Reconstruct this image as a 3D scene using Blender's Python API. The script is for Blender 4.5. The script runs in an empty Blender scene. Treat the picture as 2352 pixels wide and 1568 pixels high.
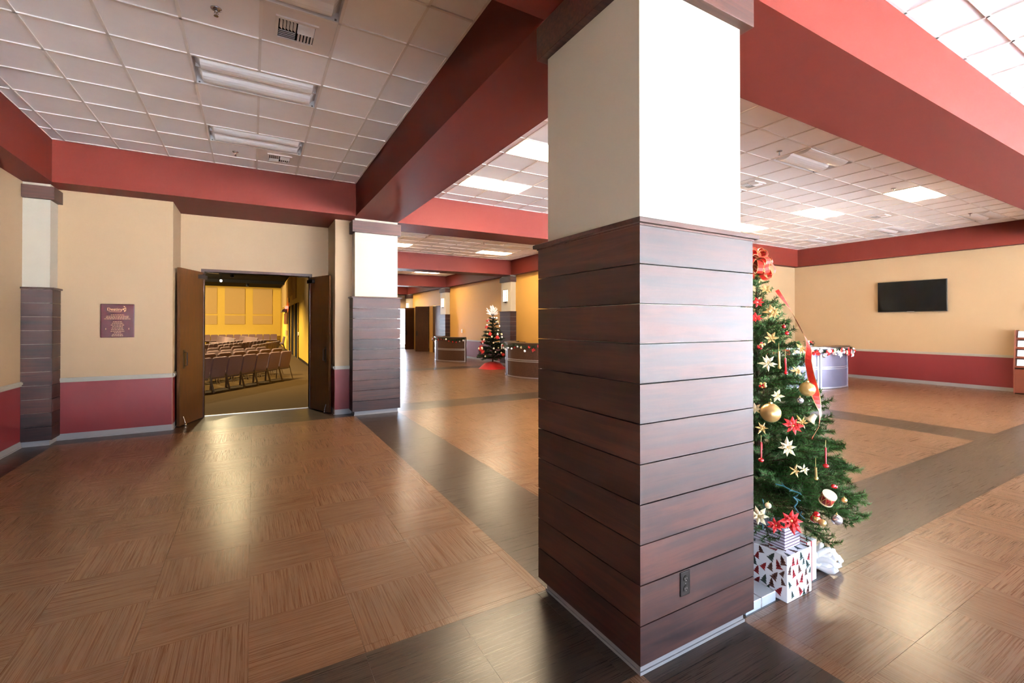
import bpy, bmesh, math, random
from math import sin, cos, pi, radians, hypot
from mathutils import Vector, Matrix, Quaternion
random.seed(7)
U = 1.75                       # camera height in metres; plan coordinates below are in units of U
sc = bpy.context.scene
COL = sc.collection

# ------------------------------------------------------------------ camera, world, exposure
cam_d = bpy.data.cameras.new('camera')
cam_d.sensor_width = 36.0
cam_d.lens = 1045.29 / 2352 * 36
cam_d.shift_y = -47.6 / 2352
cam_d.clip_start = 0.05
cam_d.clip_end = 300
cam = bpy.data.objects.new('camera', cam_d)
cam.location = (0, 0, U)
cam.rotation_euler = (radians(90.363), 0, radians(-29.6725))
COL.objects.link(cam)
sc.camera = cam

vs = sc.view_settings
vs.view_transform = 'Standard'
vs.look = 'None'
vs.gamma = 1.0
vs.use_curve_mapping = False
vs.exposure = 2.0

world = bpy.data.worlds.new('world')
sc.world = world
world.use_nodes = True
bg = world.node_tree.nodes['Background']
bg.inputs[0].default_value = (0.60, 0.76, 1.0, 1)
bg.inputs[1].default_value = 7.0
LAMP = 20.0                     # radiance of the lit ceiling panels

sun_d = bpy.data.lights.new('sun', 'SUN')
sun_d.energy = 1350.0
sun_d.color = (0.84, 0.91, 1.0)
sun_d.angle = radians(0.6)
sun = bpy.data.objects.new('sun', sun_d)
sun.rotation_euler = (radians(-35), 0, radians(-8))    # high midday sun from behind the building: it lights the paving outside only
COL.objects.link(sun)

def portal_side(name, y0, y1, z0, z1, x):
    l = bpy.data.lights.new(name, 'AREA')
    l.shape = 'RECTANGLE'
    l.size = (z1 - z0) * U
    l.size_y = (y1 - y0) * U
    l.cycles.is_portal = True
    o = bpy.data.objects.new(name, l)
    o.location = (x * U, (y0 + y1) / 2 * U, (z0 + z1) / 2 * U)
    o.rotation_euler = (0, radians(90), 0)
    COL.objects.link(o)
def portal(name, x0, x1, z0, z1, y, face):
    l = bpy.data.lights.new(name, 'AREA')
    l.shape = 'RECTANGLE'
    l.size = (x1 - x0) * U
    l.size_y = (z1 - z0) * U
    l.cycles.is_portal = True
    o = bpy.data.objects.new(name, l)
    o.location = ((x0 + x1) / 2 * U, y * U, (z0 + z1) / 2 * U)
    o.rotation_euler = (radians(90 if face > 0 else -90), 0, 0)
    COL.objects.link(o)
REAR = -3.2                    # glazed front of the building, behind the camera
REAR_WINDOWS = [(-1.4, -0.25, 0.03, 1.15), (-0.2, 0.9, 0.03, 1.15)] + [(1.55 + 1.3 * k, 2.75 + 1.3 * k, 0.03, 1.75) for k in range(6)]
for w in REAR_WINDOWS:
    portal('daylight_portal', *w, REAR - 0.02, 1)
SIDE_WINDOWS = [(-2.95, -1.75, 0.03, 1.75), (-1.6, -0.4, 0.03, 1.75)]   # unseen side windows of the front bay, added for sheen on the red beam
for w in SIDE_WINDOWS:
    portal_side('daylight_portal', *w, 9.74)
END = 18.1
portal('daylight_portal', 3.9, 5.43, 0.02, 1.62, END + 0.06, -1)

# ------------------------------------------------------------------ materials
def srgb(r, g, b):
    f = lambda c: (c / 255 / 12.92) if c / 255 <= 0.04045 else ((c / 255 + 0.055) / 1.055) ** 2.4
    return (f(r), f(g), f(b), 1)

MATS = {}
def mat(name, col, rough=0.5, spec=0.5, metal=0.0, var=0.0, vscale=4.0, bump=0.0, bscale=60.0, emit=None, estr=0.0, coat=0.0, sheen=0.0):
    m = bpy.data.materials.new(name)
    m.use_nodes = True
    nt = m.node_tree
    b = nt.nodes['Principled BSDF']
    b.inputs['Base Color'].default_value = col
    b.inputs['Roughness'].default_value = rough
    b.inputs['Specular IOR Level'].default_value = spec
    b.inputs['Metallic'].default_value = metal
    b.inputs['Coat Weight'].default_value = coat
    b.inputs['Sheen Weight'].default_value = sheen
    tc = nt.nodes.new('ShaderNodeTexCoord')
    if var > 0:
        n = nt.nodes.new('ShaderNodeTexNoise')
        n.inputs['Scale'].default_value = vscale
        n.inputs['Detail'].default_value = 4
        nt.links.new(tc.outputs['Object'], n.inputs['Vector'])
        mx = nt.nodes.new('ShaderNodeMixRGB')
        mx.blend_type = 'MIX'
        mx.inputs[1].default_value = tuple(c * (1 - var) for c in col[:3]) + (1,)
        mx.inputs[2].default_value = tuple(min(1, c * (1 + var)) for c in col[:3]) + (1,)
        nt.links.new(n.outputs['Fac'], mx.inputs[0])
        nt.links.new(mx.outputs[0], b.inputs['Base Color'])
    if bump > 0:
        n = nt.nodes.new('ShaderNodeTexNoise')
        n.inputs['Scale'].default_value = bscale
        n.inputs['Detail'].default_value = 3
        nt.links.new(tc.outputs['Object'], n.inputs['Vector'])
        bp = nt.nodes.new('ShaderNodeBump')
        bp.inputs['Strength'].default_value = bump
        bp.inputs['Distance'].default_value = 0.002
        nt.links.new(n.outputs['Fac'], bp.inputs['Height'])
        nt.links.new(bp.outputs[0], b.inputs['Normal'])
    if emit is not None:
        b.inputs['Emission Color'].default_value = emit
        b.inputs['Emission Strength'].default_value = estr
    MATS[name] = m
    return m

def streak_mat(name, stops, along, across, rough, spec=0.5, bump=0.1, rand=0.25, axis='X', coat=0.0, fine=1.0, patch=0.0):
    """grain drawn out along one object axis, shifted and slightly toned per object"""
    m = bpy.data.materials.new(name)
    m.use_nodes = True
    nt = m.node_tree
    L = nt.links.new
    b = nt.nodes['Principled BSDF']
    b.inputs['Specular IOR Level'].default_value = spec
    b.inputs['Coat Weight'].default_value = coat
    b.inputs['Coat Roughness'].default_value = 0.42
    tc = nt.nodes.new('ShaderNodeTexCoord')
    oi = nt.nodes.new('ShaderNodeObjectInfo')
    off = nt.nodes.new('ShaderNodeVectorMath'); off.operation = 'SCALE'
    off.inputs[0].default_value = (31.7, 17.3, 11.9)
    L(oi.outputs['Random'], off.inputs['Scale'])
    add = nt.nodes.new('ShaderNodeVectorMath'); add.operation = 'ADD'
    L(tc.outputs['Object'], add.inputs[0]); L(off.outputs[0], add.inputs[1])
    mp = nt.nodes.new('ShaderNodeMapping')
    mp.inputs['Scale'].default_value = {'X': (along, across, across), 'Y': (across, along, across), 'Z': (across, across, along)}[axis]
    L(add.outputs[0], mp.inputs['Vector'])
    n = nt.nodes.new('ShaderNodeTexNoise')
    n.inputs['Scale'].default_value = 1.0
    n.inputs['Detail'].default_value = 6
    n.inputs['Roughness'].default_value = 0.62 * fine
    n.inputs['Distortion'].default_value = 0.35
    L(mp.outputs[0], n.inputs['Vector'])
    r = nt.nodes.new('ShaderNodeValToRGB')
    r.color_ramp.elements[0].position = stops[0][0]; r.color_ramp.elements[0].color = stops[0][1]
    r.color_ramp.elements[1].position = stops[-1][0]; r.color_ramp.elements[1].color = stops[-1][1]
    for p, c in stops[1:-1]:
        e = r.color_ramp.elements.new(p); e.color = c
    L(n.outputs['Fac'], r.inputs['Fac'])
    hs = nt.nodes.new('ShaderNodeHueSaturation')
    mr = nt.nodes.new('ShaderNodeMapRange')
    mr.inputs['To Min'].default_value = 1 - rand; mr.inputs['To Max'].default_value = 1 + rand
    L(oi.outputs['Random'], mr.inputs['Value'])
    L(mr.outputs[0], hs.inputs['Value'])
    L(r.outputs['Color'], hs.inputs['Color'])
    L(hs.outputs[0], b.inputs['Base Color'])
    rr = nt.nodes.new('ShaderNodeMapRange')
    rr.inputs['To Min'].default_value = rough - 0.06; rr.inputs['To Max'].default_value = rough + 0.1
    L(n.outputs['Fac'], rr.inputs['Value']); L(rr.outputs[0], b.inputs['Roughness'])
    if bump > 0:
        bp = nt.nodes.new('ShaderNodeBump')
        bp.inputs['Strength'].default_value = bump
        bp.inputs['Distance'].default_value = 0.001
        L(n.outputs['Fac'], bp.inputs['Height']); L(bp.outputs[0], b.inputs['Normal'])
    MATS[name] = m
    return m

mat('cream_paint', srgb(160, 132, 99), 0.55, 0.35, var=0.02, bump=0.05, bscale=120)
mat('maroon_paint', srgb(101, 30, 31), 0.45, 0.3, var=0.03, bump=0.05, bscale=120)
mat('red_beam_paint', srgb(76, 25, 18), 0.55, 0.08, var=0.03, bump=0.05, bscale=90)
mat('column_plaster', srgb(178, 168, 148), 0.5, 0.4, var=0.02, bump=0.04, bscale=150)
mat('cream_paint_warm_lit', srgb(184, 139, 68), 0.55, 0.35, var=0.02, bump=0.05, bscale=120)  # hall walls: cream paint with warm lamp light put into its colour
mat('vinyl_base', srgb(122, 116, 114), 0.4, 0.5)
mat('rail_grey', srgb(144, 136, 122), 0.4, 0.5)
mat('tile_white', srgb(250, 246, 243), 0.85, 0.2, var=0.025, vscale=9, bump=0.25, bscale=140)
mat('tbar_white', srgb(236, 228, 220), 0.4, 0.4)
mat('grid_back', srgb(120, 112, 106), 0.9, 0.1)
mat('lens_white', srgb(252, 252, 251), 0.25, 0.5)
mat('tray_white', srgb(228, 224, 222), 0.35, 0.5)
mat('lens_lit', srgb(255, 250, 240), 0.4, 0.3, emit=(1.0, 0.80, 0.52, 1), estr=LAMP)
mat('vent_white', srgb(232, 222, 214), 0.4, 0.4)
mat('dark_void', srgb(18, 16, 16), 0.9, 0.1)
mat('chrome', srgb(205, 205, 210), 0.18, 0.5, metal=1.0)
mat('brushed_metal', srgb(196, 196, 204), 0.35, 0.5, metal=0.9)
mat('grout', srgb(62, 46, 36), 0.7, 0.2)
streak_mat('plank_wood', [(0.25, srgb(18, 9, 8)), (0.45, srgb(42, 20, 15)), (0.6, srgb(58, 29, 20)), (0.8, srgb(28, 14, 12))], 1.3, 20.0, 0.50, 0.33, 0.06, 0.3, coat=0.0)
streak_mat('plank_trim', [(0.3, srgb(32, 18, 14)), (0.7, srgb(68, 40, 31))], 2.0, 40.0, 0.5, 0.2, 0.1, 0.1)
streak_mat('floor_light', [(0.3, srgb(84, 58, 42)), (0.48, srgb(95, 67, 48)), (0.72, srgb(114, 84, 61))], 2.2, 230.0, 0.26, 0.34, 0.02, 0.05)
streak_mat('floor_light_y', [(0.3, srgb(84, 58, 42)), (0.48, srgb(95, 67, 48)), (0.72, srgb(114, 84, 61))], 2.2, 230.0, 0.26, 0.34, 0.02, 0.05, axis='Y')
streak_mat('floor_dark', [(0.25, srgb(32, 23, 19)), (0.5, srgb(49, 37, 30)), (0.75, srgb(72, 56, 45))], 2.2, 230.0, 0.27, 0.34, 0.02, 0.08)
streak_mat('door_wood', [(0.3, srgb(54, 28, 11)), (0.7, srgb(76, 43, 18))], 3.0, 26.0, 0.45, 0.2, 0.1, 0.05, axis='Z')
streak_mat('desk_laminate', [(0.3, srgb(58, 36, 26)), (0.7, srgb(84, 54, 38))], 2.0, 30.0, 0.35, 0.5, 0.05, 0.05)
mat('desk_silver', srgb(108, 104, 122), 0.42, 0.5, metal=0.5, var=0.03)
mat('desk_top', srgb(58, 39, 27), 0.3, 0.5, var=0.08, vscale=14)
mat('black_plastic', srgb(16, 15, 15), 0.3, 0.5)
mat('tv_screen', srgb(5, 5, 5), 0.22, 0.15)
mat('outlet_brown', srgb(24, 17, 14), 0.4, 0.2)
mat('plaque_maroon', srgb(62, 14, 19), 0.12, 0.4, coat=0.15)
mat('plaque_gold', srgb(214, 160, 110), 0.4, 0.5, metal=0.3)
mat('carpet', srgb(66, 49, 24), 0.95, 0.1, var=0.15, vscale=40, bump=0.4, bscale=300)
mat('aud_wall', srgb(206, 168, 62), 0.6, 0.3, var=0.02)
mat('aud_panel', srgb(186, 152, 96), 0.9, 0.1, var=0.04, vscale=30, bump=0.2, bscale=200)
mat('black_ceiling', srgb(14, 12, 11), 0.9, 0.1)
mat('chair_fabric', srgb(104, 79, 76), 0.9, 0.15, var=0.08, vscale=30, sheen=0.2)
mat('chair_frame', srgb(86, 66, 44), 0.4, 0.5, metal=0.4)
mat('exit_red', srgb(200, 30, 25), 0.4, 0.4, emit=(1, 0.08, 0.05, 1), estr=1.5)
mat('spot_lens', srgb(255, 250, 235), 0.4, 0.3, emit=(1, 0.9, 0.65, 1), estr=14)
mat('sconce_glass', srgb(240, 226, 196), 0.4, 0.4, emit=(1, 0.83, 0.58, 1), estr=0.75)
mat('sconce_frame', srgb(40, 32, 28), 0.4, 0.5, metal=0.5)
mat('needle', srgb(56, 92, 38), 0.55, 0.35, var=0.45, vscale=9)
mat('needle_dark', srgb(30, 50, 30), 0.55, 0.3, var=0.3, vscale=12)
mat('bark', srgb(70, 50, 34), 0.8, 0.2, var=0.2)
mat('ribbon_red', srgb(196, 40, 30), 0.35, 0.5, var=0.25, vscale=60)
mat('gold', srgb(222, 184, 120), 0.28, 0.5, metal=0.75)
mat('gold_leaf', srgb(186, 150, 92), 0.35, 0.5, metal=0.35)
mat('cream_petal', srgb(222, 204, 166), 0.45, 0.4)
mat('red_petal', srgb(186, 26, 26), 0.42, 0.4, var=0.2, vscale=40)
mat('red_gloss', srgb(176, 18, 20), 0.2, 0.6, coat=0.5)
mat('white_gloss', srgb(244, 240, 238), 0.3, 0.5)
mat('silver_ball', srgb(220, 220, 224), 0.2, 0.5, metal=0.8)
mat('paper_white', srgb(246, 245, 248), 0.35, 0.5, bump=0.1, bscale=12)
mat('print_red', srgb(150, 36, 40), 0.4, 0.4)
mat('print_brown', srgb(104, 66, 56), 0.4, 0.4)
mat('print_green', srgb(70, 84, 76), 0.4, 0.4)
mat('silver_paper', srgb(214, 220, 226), 0.22, 0.5, metal=0.5, bump=0.5, bscale=18)
mat('stripe_paper', srgb(206, 196, 212), 0.5, 0.3)
mat('stripe_plum', srgb(112, 84, 100), 0.5, 0.3)
mat('wire_green', srgb(36, 84, 92), 0.45, 0.4)
mat('wire_pale', srgb(150, 170, 170), 0.45, 0.4)
mat('skirt_red', srgb(196, 16, 30), 0.6, 0.3, sheen=0.3)
mat('cherry_wood', srgb(98, 44, 26), 0.38, 0.5, var=0.15, vscale=10)
mat('paper_yellow', srgb(236, 190, 60), 0.5, 0.3)
mat('drum_red', srgb(150, 30, 30), 0.4, 0.4)
mat('concrete', srgb(216, 214, 212), 0.9, 0.2, var=0.1)
mat('asphalt', srgb(70, 70, 72), 0.9, 0.2, var=0.1)
mat('clear_glass', (1, 1, 1, 1), 0.02, 0.5)
gm = MATS['clear_glass'].node_tree
for nd in list(gm.nodes):
    gm.nodes.remove(nd)
_o = gm.nodes.new('ShaderNodeOutputMaterial'); _m = gm.nodes.new('ShaderNodeMixShader')
_t = gm.nodes.new('ShaderNodeBsdfTransparent'); _g = gm.nodes.new('ShaderNodeBsdfGlossy'); _g.inputs['Roughness'].default_value = 0.02
_m.inputs[0].default_value = 0.06
gm.links.new(_t.outputs[0], _m.inputs[1]); gm.links.new(_g.outputs[0], _m.inputs[2]); gm.links.new(_m.outputs[0], _o.inputs['Surface'])

# ------------------------------------------------------------------ helpers
class MB:
    """collects geometry in metres, then links ONE mesh object"""
    def __init__(self): self.v = []; self.f = []; self.mi = []; self.sm = False; self.mats = []
    def m(self, name):
        if name not in self.mats: self.mats.append(name)
        return self.mats.index(name)
    def face(self, idx, mi=0): self.f.append(idx); self.mi.append(mi)
    def box(self, x0, x1, y0, y1, z0, z1, mi=0):
        b = len(self.v)
        self.v += [(x0, y0, z0), (x1, y0, z0), (x1, y1, z0), (x0, y1, z0), (x0, y0, z1), (x1, y0, z1), (x1, y1, z1), (x0, y1, z1)]
        for q in ((0, 3, 2, 1), (4, 5, 6, 7), (0, 1, 5, 4), (1, 2, 6, 5), (2, 3, 7, 6), (3, 0, 4, 7)):
            self.face(tuple(b + i for i in q), mi)
        return self
    def ubox(self, x0, x1, y0, y1, z0, z1, mi=0): return self.box(x0 * U, x1 * U, y0 * U, y1 * U, z0 * U, z1 * U, mi)
    def prism(self, poly, z0, z1, mi=0):
        b = len(self.v); n = len(poly)
        self.v += [(x, y, z0) for x, y in poly] + [(x, y, z1) for x, y in poly]
        self.face(tuple(b + i for i in reversed(range(n))), mi); self.face(tuple(b + n + i for i in range(n)), mi)
        for i in range(n):
            j = (i + 1) % n
            self.face((b + i, b + j, b + n + j, b + n + i), mi)
        return self
    def tube(self, pts, r, seg=8, mi=0, closed=False, caps=True):
        pts = [Vector(p) for p in pts]; n = len(pts); b = len(self.v)
        rr = r if isinstance(r, (list, tuple)) else [r] * n
        up = Vector((0, 0, 1))
        for i, p in enumerate(pts):
            a = pts[i - 1] if (i > 0 or closed) else p
            c = pts[(i + 1) % n] if (i < n - 1 or closed) else p
            t = (c - a).normalized() if (c - a).length > 1e-9 else Vector((0, 0, 1))
            ref = up if abs(t.z) < 0.95 else Vector((1, 0, 0))
            s = t.cross(ref).normalized(); w = s.cross(t)
            for k in range(seg):
                q = 2 * pi * k / seg
                self.v.append(tuple(p + s * (cos(q) * rr[i]) + w * (sin(q) * rr[i])))
        for i in range(n if closed else n - 1):
            j = (i + 1) % n
            for k in range(seg):
                l = (k + 1) % seg
                self.face((b + i * seg + k, b + i * seg + l, b + j * seg + l, b + j * seg + k), mi)
        if caps and not closed:
            self.face(tuple(b + k for k in reversed(range(seg))), mi)
            self.face(tuple(b + (n - 1) * seg + k for k in range(seg)), mi)
        return self
    def lathe(self, prof, seg=20, mi=0, c=(0, 0, 0)):
        b = len(self.v); n = len(prof)
        for r, z in prof:
            for k in range(seg):
                q = 2 * pi * k / seg
                self.v.append((c[0] + r * cos(q), c[1] + r * sin(q), c[2] + z))
        for i in range(n - 1):
            for k in range(seg):
                l = (k + 1) % seg
                self.face((b + i * seg + k, b + i * seg + l, b + (i + 1) * seg + l, b + (i + 1) * seg + k), mi)
        self.face(tuple(b + k for k in reversed(range(seg))), mi)
        self.face(tuple(b + (n - 1) * seg + k for k in range(seg)), mi)
        return self
    def ball(self, c, r, seg=16, rings=8, mi=0, sz=1.0):
        prof = [(max(1e-4, r * sin(pi * i / rings)), -r * sz * cos(pi * i / rings)) for i in range(rings + 1)]
        return self.lathe(prof, seg, mi, c)
    def mesh(self, name):
        me = bpy.data.meshes.new(name)
        me.from_pydata(self.v, [], self.f)
        for mn in self.mats: me.materials.append(MATS[mn])
        me.polygons.foreach_set('material_index', self.mi)
        if self.sm: me.polygons.foreach_set('use_smooth', [True] * len(me.polygons))
        me.update()
        return me
    def build(self, name, material=None, parent=None, smooth=False):
        if material:
            if isinstance(material, str): self.mats = [material]
            else: self.mats = list(material)
        self.sm = smooth
        return place(self.mesh(name), name, parent)

def place(me, name, parent=None, loc=None, rot=None, scl=None):
    o = bpy.data.objects.new(name, me)
    COL.objects.link(o)
    if parent is not None: o.parent = parent
    if loc is not None: o.location = loc
    if rot is not None: o.rotation_euler = rot
    if scl is not None: o.scale = (scl, scl, scl) if not isinstance(scl, (tuple, list)) else scl
    return o
def empty(name, loc=(0, 0, 0), rz=0.0):
    o = bpy.data.objects.new(name, None)
    COL.objects.link(o)
    o.location = loc
    o.rotation_euler = (0, 0, rz)
    o.empty_display_size = 0.05
    return o
def tag(o, label, cat, group=None, kind=None):
    o['label'] = label
    o['category'] = cat
    if group: o['group'] = group
    if kind: o['kind'] = kind
    return o
def struct(o, label=None, cat=None):
    o['kind'] = 'structure'
    if label: o['label'] = label
    if cat: o['category'] = cat
    return o
def bevel(o, w, seg=2):
    m = o.modifiers.new('bevel', 'BEVEL'); m.width = w; m.segments = seg; m.limit_method = 'ANGLE'
    return o
def copy_tree(o, parent=None):
    c = o.copy(); COL.objects.link(c); c.parent = parent
    for ch in list(o.children): copy_tree(ch, c)
    return c
ORD = ['first', 'second', 'third', 'fourth', 'fifth', 'sixth', 'seventh', 'eighth', 'ninth', 'tenth', 'eleventh', 'twelfth', 'thirteenth']

AB_ = 24.2
CEIL, SOFF = 2.50, 2.15        # ceiling and beam soffit heights (in U)

# ------------------------------------------------------------------ floor
fl = MB()
fl.ubox(-1.75, 9.85, REAR - 0.1, 5.95, -0.1, -0.0023)
fl.ubox(1.2, 9.85, 5.95, END + 0.1, -0.1, -0.0023)
floor = struct(fl.build('floor', 'grout'), 'brown and charcoal vinyl tile floor of the lobby', 'floor')
TP, TG, TH = 0.31, 0.0008, 0.0023
def tile_mesh(w, d, material):
    g = TG * U / 2
    m = MB().box(-w * U / 2 + g, w * U / 2 - g, -d * U / 2 + g, d * U / 2 - g, -TH * U, 0)
    m.mats = [material]
    return m.mesh('floor_tile')
TCACHE = {}
def put_tile(x0, x1, y0, y1, rot, material, name='floor_tile'):
    w, d = x1 - x0, y1 - y0
    if rot: w, d = d, w
    key = (round(w, 3), round(d, 3), material)
    if key not in TCACHE: TCACHE[key] = tile_mesh(w, d, material)
    place(TCACHE[key], name, floor, ((x0 + x1) / 2 * U, (y0 + y1) / 2 * U, 0), (0, 0, pi / 2 if rot else 0))
def cuts(a, b, start, pitch):
    k = math.ceil((a - start) / pitch + 1e-6)
    out = [a]
    while start + k * pitch < b - 1e-6:
        out.append(start + k * pitch); k += 1
    out.append(b)
    return [(p, q) for p, q in zip(out, out[1:]) if q - p > 0.004]
rest = {'floor_light': MB(), 'floor_light_y': MB(), 'floor_dark': MB()}
def region(x0, x1, y0, y1, sx, sy, keep, dark=False, px=TP, py=TP):
    for i, (a, b) in enumerate(cuts(x0, x1, sx, px)):
        for j, (c, d) in enumerate(cuts(y0, y1, sy, py)):
            rot = (round((a - sx) / px) + round((c - sy) / py)) % 2 == 0
            if keep((a + b) / 2, (c + d) / 2):
                put_tile(a, b, c, d, rot and not dark, 'floor_dark' if dark else 'floor_light', 'band_tile' if dark else 'floor_tile')
            else:
                g = TG / 2
                rest['floor_dark' if dark else ('floor_light_y' if rot else 'floor_light')].ubox(a + g, b - g, c + g, d - g, -TH, 0)
BX0, BX1, BY0, BY1 = 0.967, 1.437, 0.957, 1.428       # dark bands that cross under the wood-clad column
never = lambda x, y: False
region(-1.42, BX0, BY1, 5.12, 0.302, 1.46, lambda x, y: True)
region(BX1, 5.36, BY1, 5.15, 1.437, 1.46, lambda x, y: x < 5.0)
region(5.85, 9.75, BY1, 5.15, 5.85, 1.46, never)
region(BX1, 9.75, REAR, BY0, 1.5, 0.93 - 12 * TP, lambda x, y: x < 4.8 and y > -0.2 and y > 0.25 * (3.2 - x) - 0.2)
region(-1.62, BX0, REAR, BY0, 0.302, 0.93 - 12 * TP, lambda x, y: x > 0.6 and y > 0.6)
region(BX1, 5.45, 5.63, 9.38, 1.437, 5.63, never)
region(BX1, 5.45, 9.86, END, 1.437, 9.86, never)
region(-1.62, 9.75, BY0, BY1, -0.01, BY0, lambda x, y: -0.4 < x < 6.5, True, 0.31, 0.5)
region(BX0, BX1, BY1, 5.15, BX0, BY1, lambda x, y: True, True, 0.5, 0.31)
region(BX0, BX1, REAR, BY0, BX0, BY0 - 12 * TP, lambda x, y: y > 0.2, True, 0.5, 0.31)
region(5.36, 5.85, BY1, 5.15, 5.36, BY1, lambda x, y: True, True, 0.5, 0.31)
region(BX0, 9.75, 5.15, 5.63, BX0, 5.15, lambda x, y: x < 5.4, True, 0.31, 0.5)
region(BX1, 5.45, 9.38, 9.86, BX1, 9.38, never, True, 0.31, 0.5)
region(-1.62, -1.42, BY1, 5.12, -1.62, BY1, lambda x, y: y > 3.5, True, 0.5, 0.31)
region(-1.62, BX0, 5.12, 5.93, -0.04 - 6 * TP, 5.12, lambda x, y: True, True, TP, 0.9)
for k, mb in rest.items():
    o = mb.build('distant_tiles', k, floor)
    o['kind'] = 'stuff'
# carpet of the auditorium
cp = MB().ubox(-9.0, 1.3, 5.93, 24.4, -0.1, -0.001)
struct(cp.build('floor', 'carpet'), 'tan carpet of the auditorium beyond the double doors', 'floor')
th = MB().ubox(-0.45, 0.58, 5.91, 5.945, -0.001, 0.003)
struct(th.build('trim_1', 'brushed_metal'), 'thin metal threshold strip between tile and carpet', 'threshold')
# paving outside, seen through the glass
MB().ubox(-40, 60, -60, REAR - 0.1, -0.12, -0.03).build('ground', 'concrete')
struct(bpy.data.objects['ground'], 'pale paving outside the glazed front', 'ground')
struct(MB().ubox(9.86, 60, REAR - 0.1, END + 0.15, -0.12, -0.03).build('ground', 'concrete'), 'pale paving beside the glazed flank', 'ground')
struct(MB().ubox(-20, 60, END + 0.15, 60, -0.12, -0.03).build('ground', 'asphalt'), 'asphalt yard beyond the end door of the hall', 'ground')

# ------------------------------------------------------------------ ceilings
def ceiling_bay(label, x0, x1, y0, y1, sx, px, sy, py, holes=(), objects=True, half=()):
    base = MB().ubox(x0, x1, y0, y1, CEIL + 0.06, CEIL + 0.075)
    root = struct(base.build('ceiling', 'grid_back'), label, 'ceiling')
    cx, cy = cuts(x0, x1, sx, px), cuts(y0, y1, sy, py)
    cache = {}
    far = MB()
    for a, b in cx:
        for c, d in cy:
            mx, my = (a + b) / 2, (c + d) / 2
            if any(h[0] < mx < h[1] and h[2] < my < h[3] for h in holes): continue
            g = 0.003
            if objects:
                key = (round(b - a, 3), round(d - c, 3))
                if key not in cache:
                    w, e = key
                    mb = MB().ubox(-w / 2 + g, w / 2 - g, -e / 2 + g, e / 2 - g, 0, 0.009); mb.mats = ['tile_white']
                    cache[key] = mb.mesh('ceiling_tile')
                place(cache[key], 'ceiling_tile', root, (mx * U, my * U, CEIL * U + 0.004))
            else:
                far.ubox(a + g, b - g, c + g, d - g, CEIL + 0.002, CEIL + 0.011)
    if not objects:
        o = far.build('ceiling_tile', 'tile_white', root); o['kind'] = 'stuff'
    w = 0.0068
    def bar(a, b, c, d):
        MB().ubox(a, b, c, d, CEIL - 0.0042, CEIL + 0.0022).build('grid_bar', 'tbar_white', root)
    def spans(lo, hi, blocks):
        out = [(lo, hi)]
        for s, e in blocks:
            nxt = []
            for p, q in out:
                if e <= p or s >= q: nxt.append((p, q))
                else:
                    if s > p: nxt.append((p, s))
                    if e < q: nxt.append((e, q))
            out = nxt
        return out
    for a, b in cx[1:]:
        for p, q in spans(y0, y1, [(h[2] + 0.004, h[3] - 0.004) for h in holes if h[0] + 0.02 < a < h[1] - 0.02]): bar(a - w, a + w, p, q)
    for c, d in cy[1:]:
        for p, q in spans(x0, x1, [(h[0] + 0.004, h[1] - 0.004) for h in holes if h[2] + 0.02 < c < h[3] - 0.02]): bar(p, q, c - w, c + w)
    bar(x0, x0 + 0.012, y0, y1); bar(x1 - 0.012, x1, y0, y1); bar(x0, x1, y0, y0 + 0.012); bar(x0, x1, y1 - 0.012, y1)
    return root

def troffer(x0, x1, y0, y1, lit, label, group):
    """recessed two-lobe fluorescent fixture; parts: housing, two lenses, end clips"""
    r = empty('ceiling_light', ((x0 + x1) / 2 * U, (y0 + y1) / 2 * U, CEIL * U))
    tag(r, label, 'ceiling light', group)
    hx, hy = (x1 - x0) / 2 * U - 0.008, (y1 - y0) / 2 * U - 0.008
    h = MB()
    h.box(-hx, hx, -hy, hy, 0.075, 0.085)
    h.box(-hx, -hx + 0.006, -hy, hy, 0, 0.075); h.box(hx - 0.006, hx, -hy, hy, 0, 0.075)
    h.box(-hx, hx, -hy, -hy + 0.006, 0, 0.075); h.box(-hx, hx, hy - 0.006, hy, 0, 0.075)
    h.build('housing', 'tray_white', r)
    for s in (-1, 1):
        m = MB(); n = 10; wl = hy * 0.46; cy = s * hy * 0.5
        L = hx * 0.96
        rows = []
        for k in range(n + 1):
            q = pi * k / n
            b = len(m.v)
            yy, zz = cy - wl * cos(q), 0.055 - 0.085 * sin(q)
            m.v += [(-L, yy, zz + 0.03 * 0), (-L + 0.05, yy, zz), (L - 0.05, yy, zz), (L, yy, zz)]
            m.v[b] = (-L, yy, 0.068); m.v[b + 3] = (L, yy, 0.068)
            rows.append(b)
        for p, q in zip(rows, rows[1:]):
            for t in range(3): m.face((p + t, q + t, q + t + 1, p + t + 1))
        m.build('lens', 'lens_lit' if lit else 'lens_white', r, smooth=False)
    sp = MB().box(-hx * 0.97, hx * 0.97, -0.012, 0.012, 0.03, 0.075)
    sp.build('center_spine', 'tray_white', r)
    for s in (-1, 1):
        MB().box(s * (hx - 0.03) - 0.008, s * (hx - 0.03) + 0.008, hy - 0.018, hy - 0.006, 0.0, 0.012).build('latch', 'vinyl_base', r)
    return r

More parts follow.
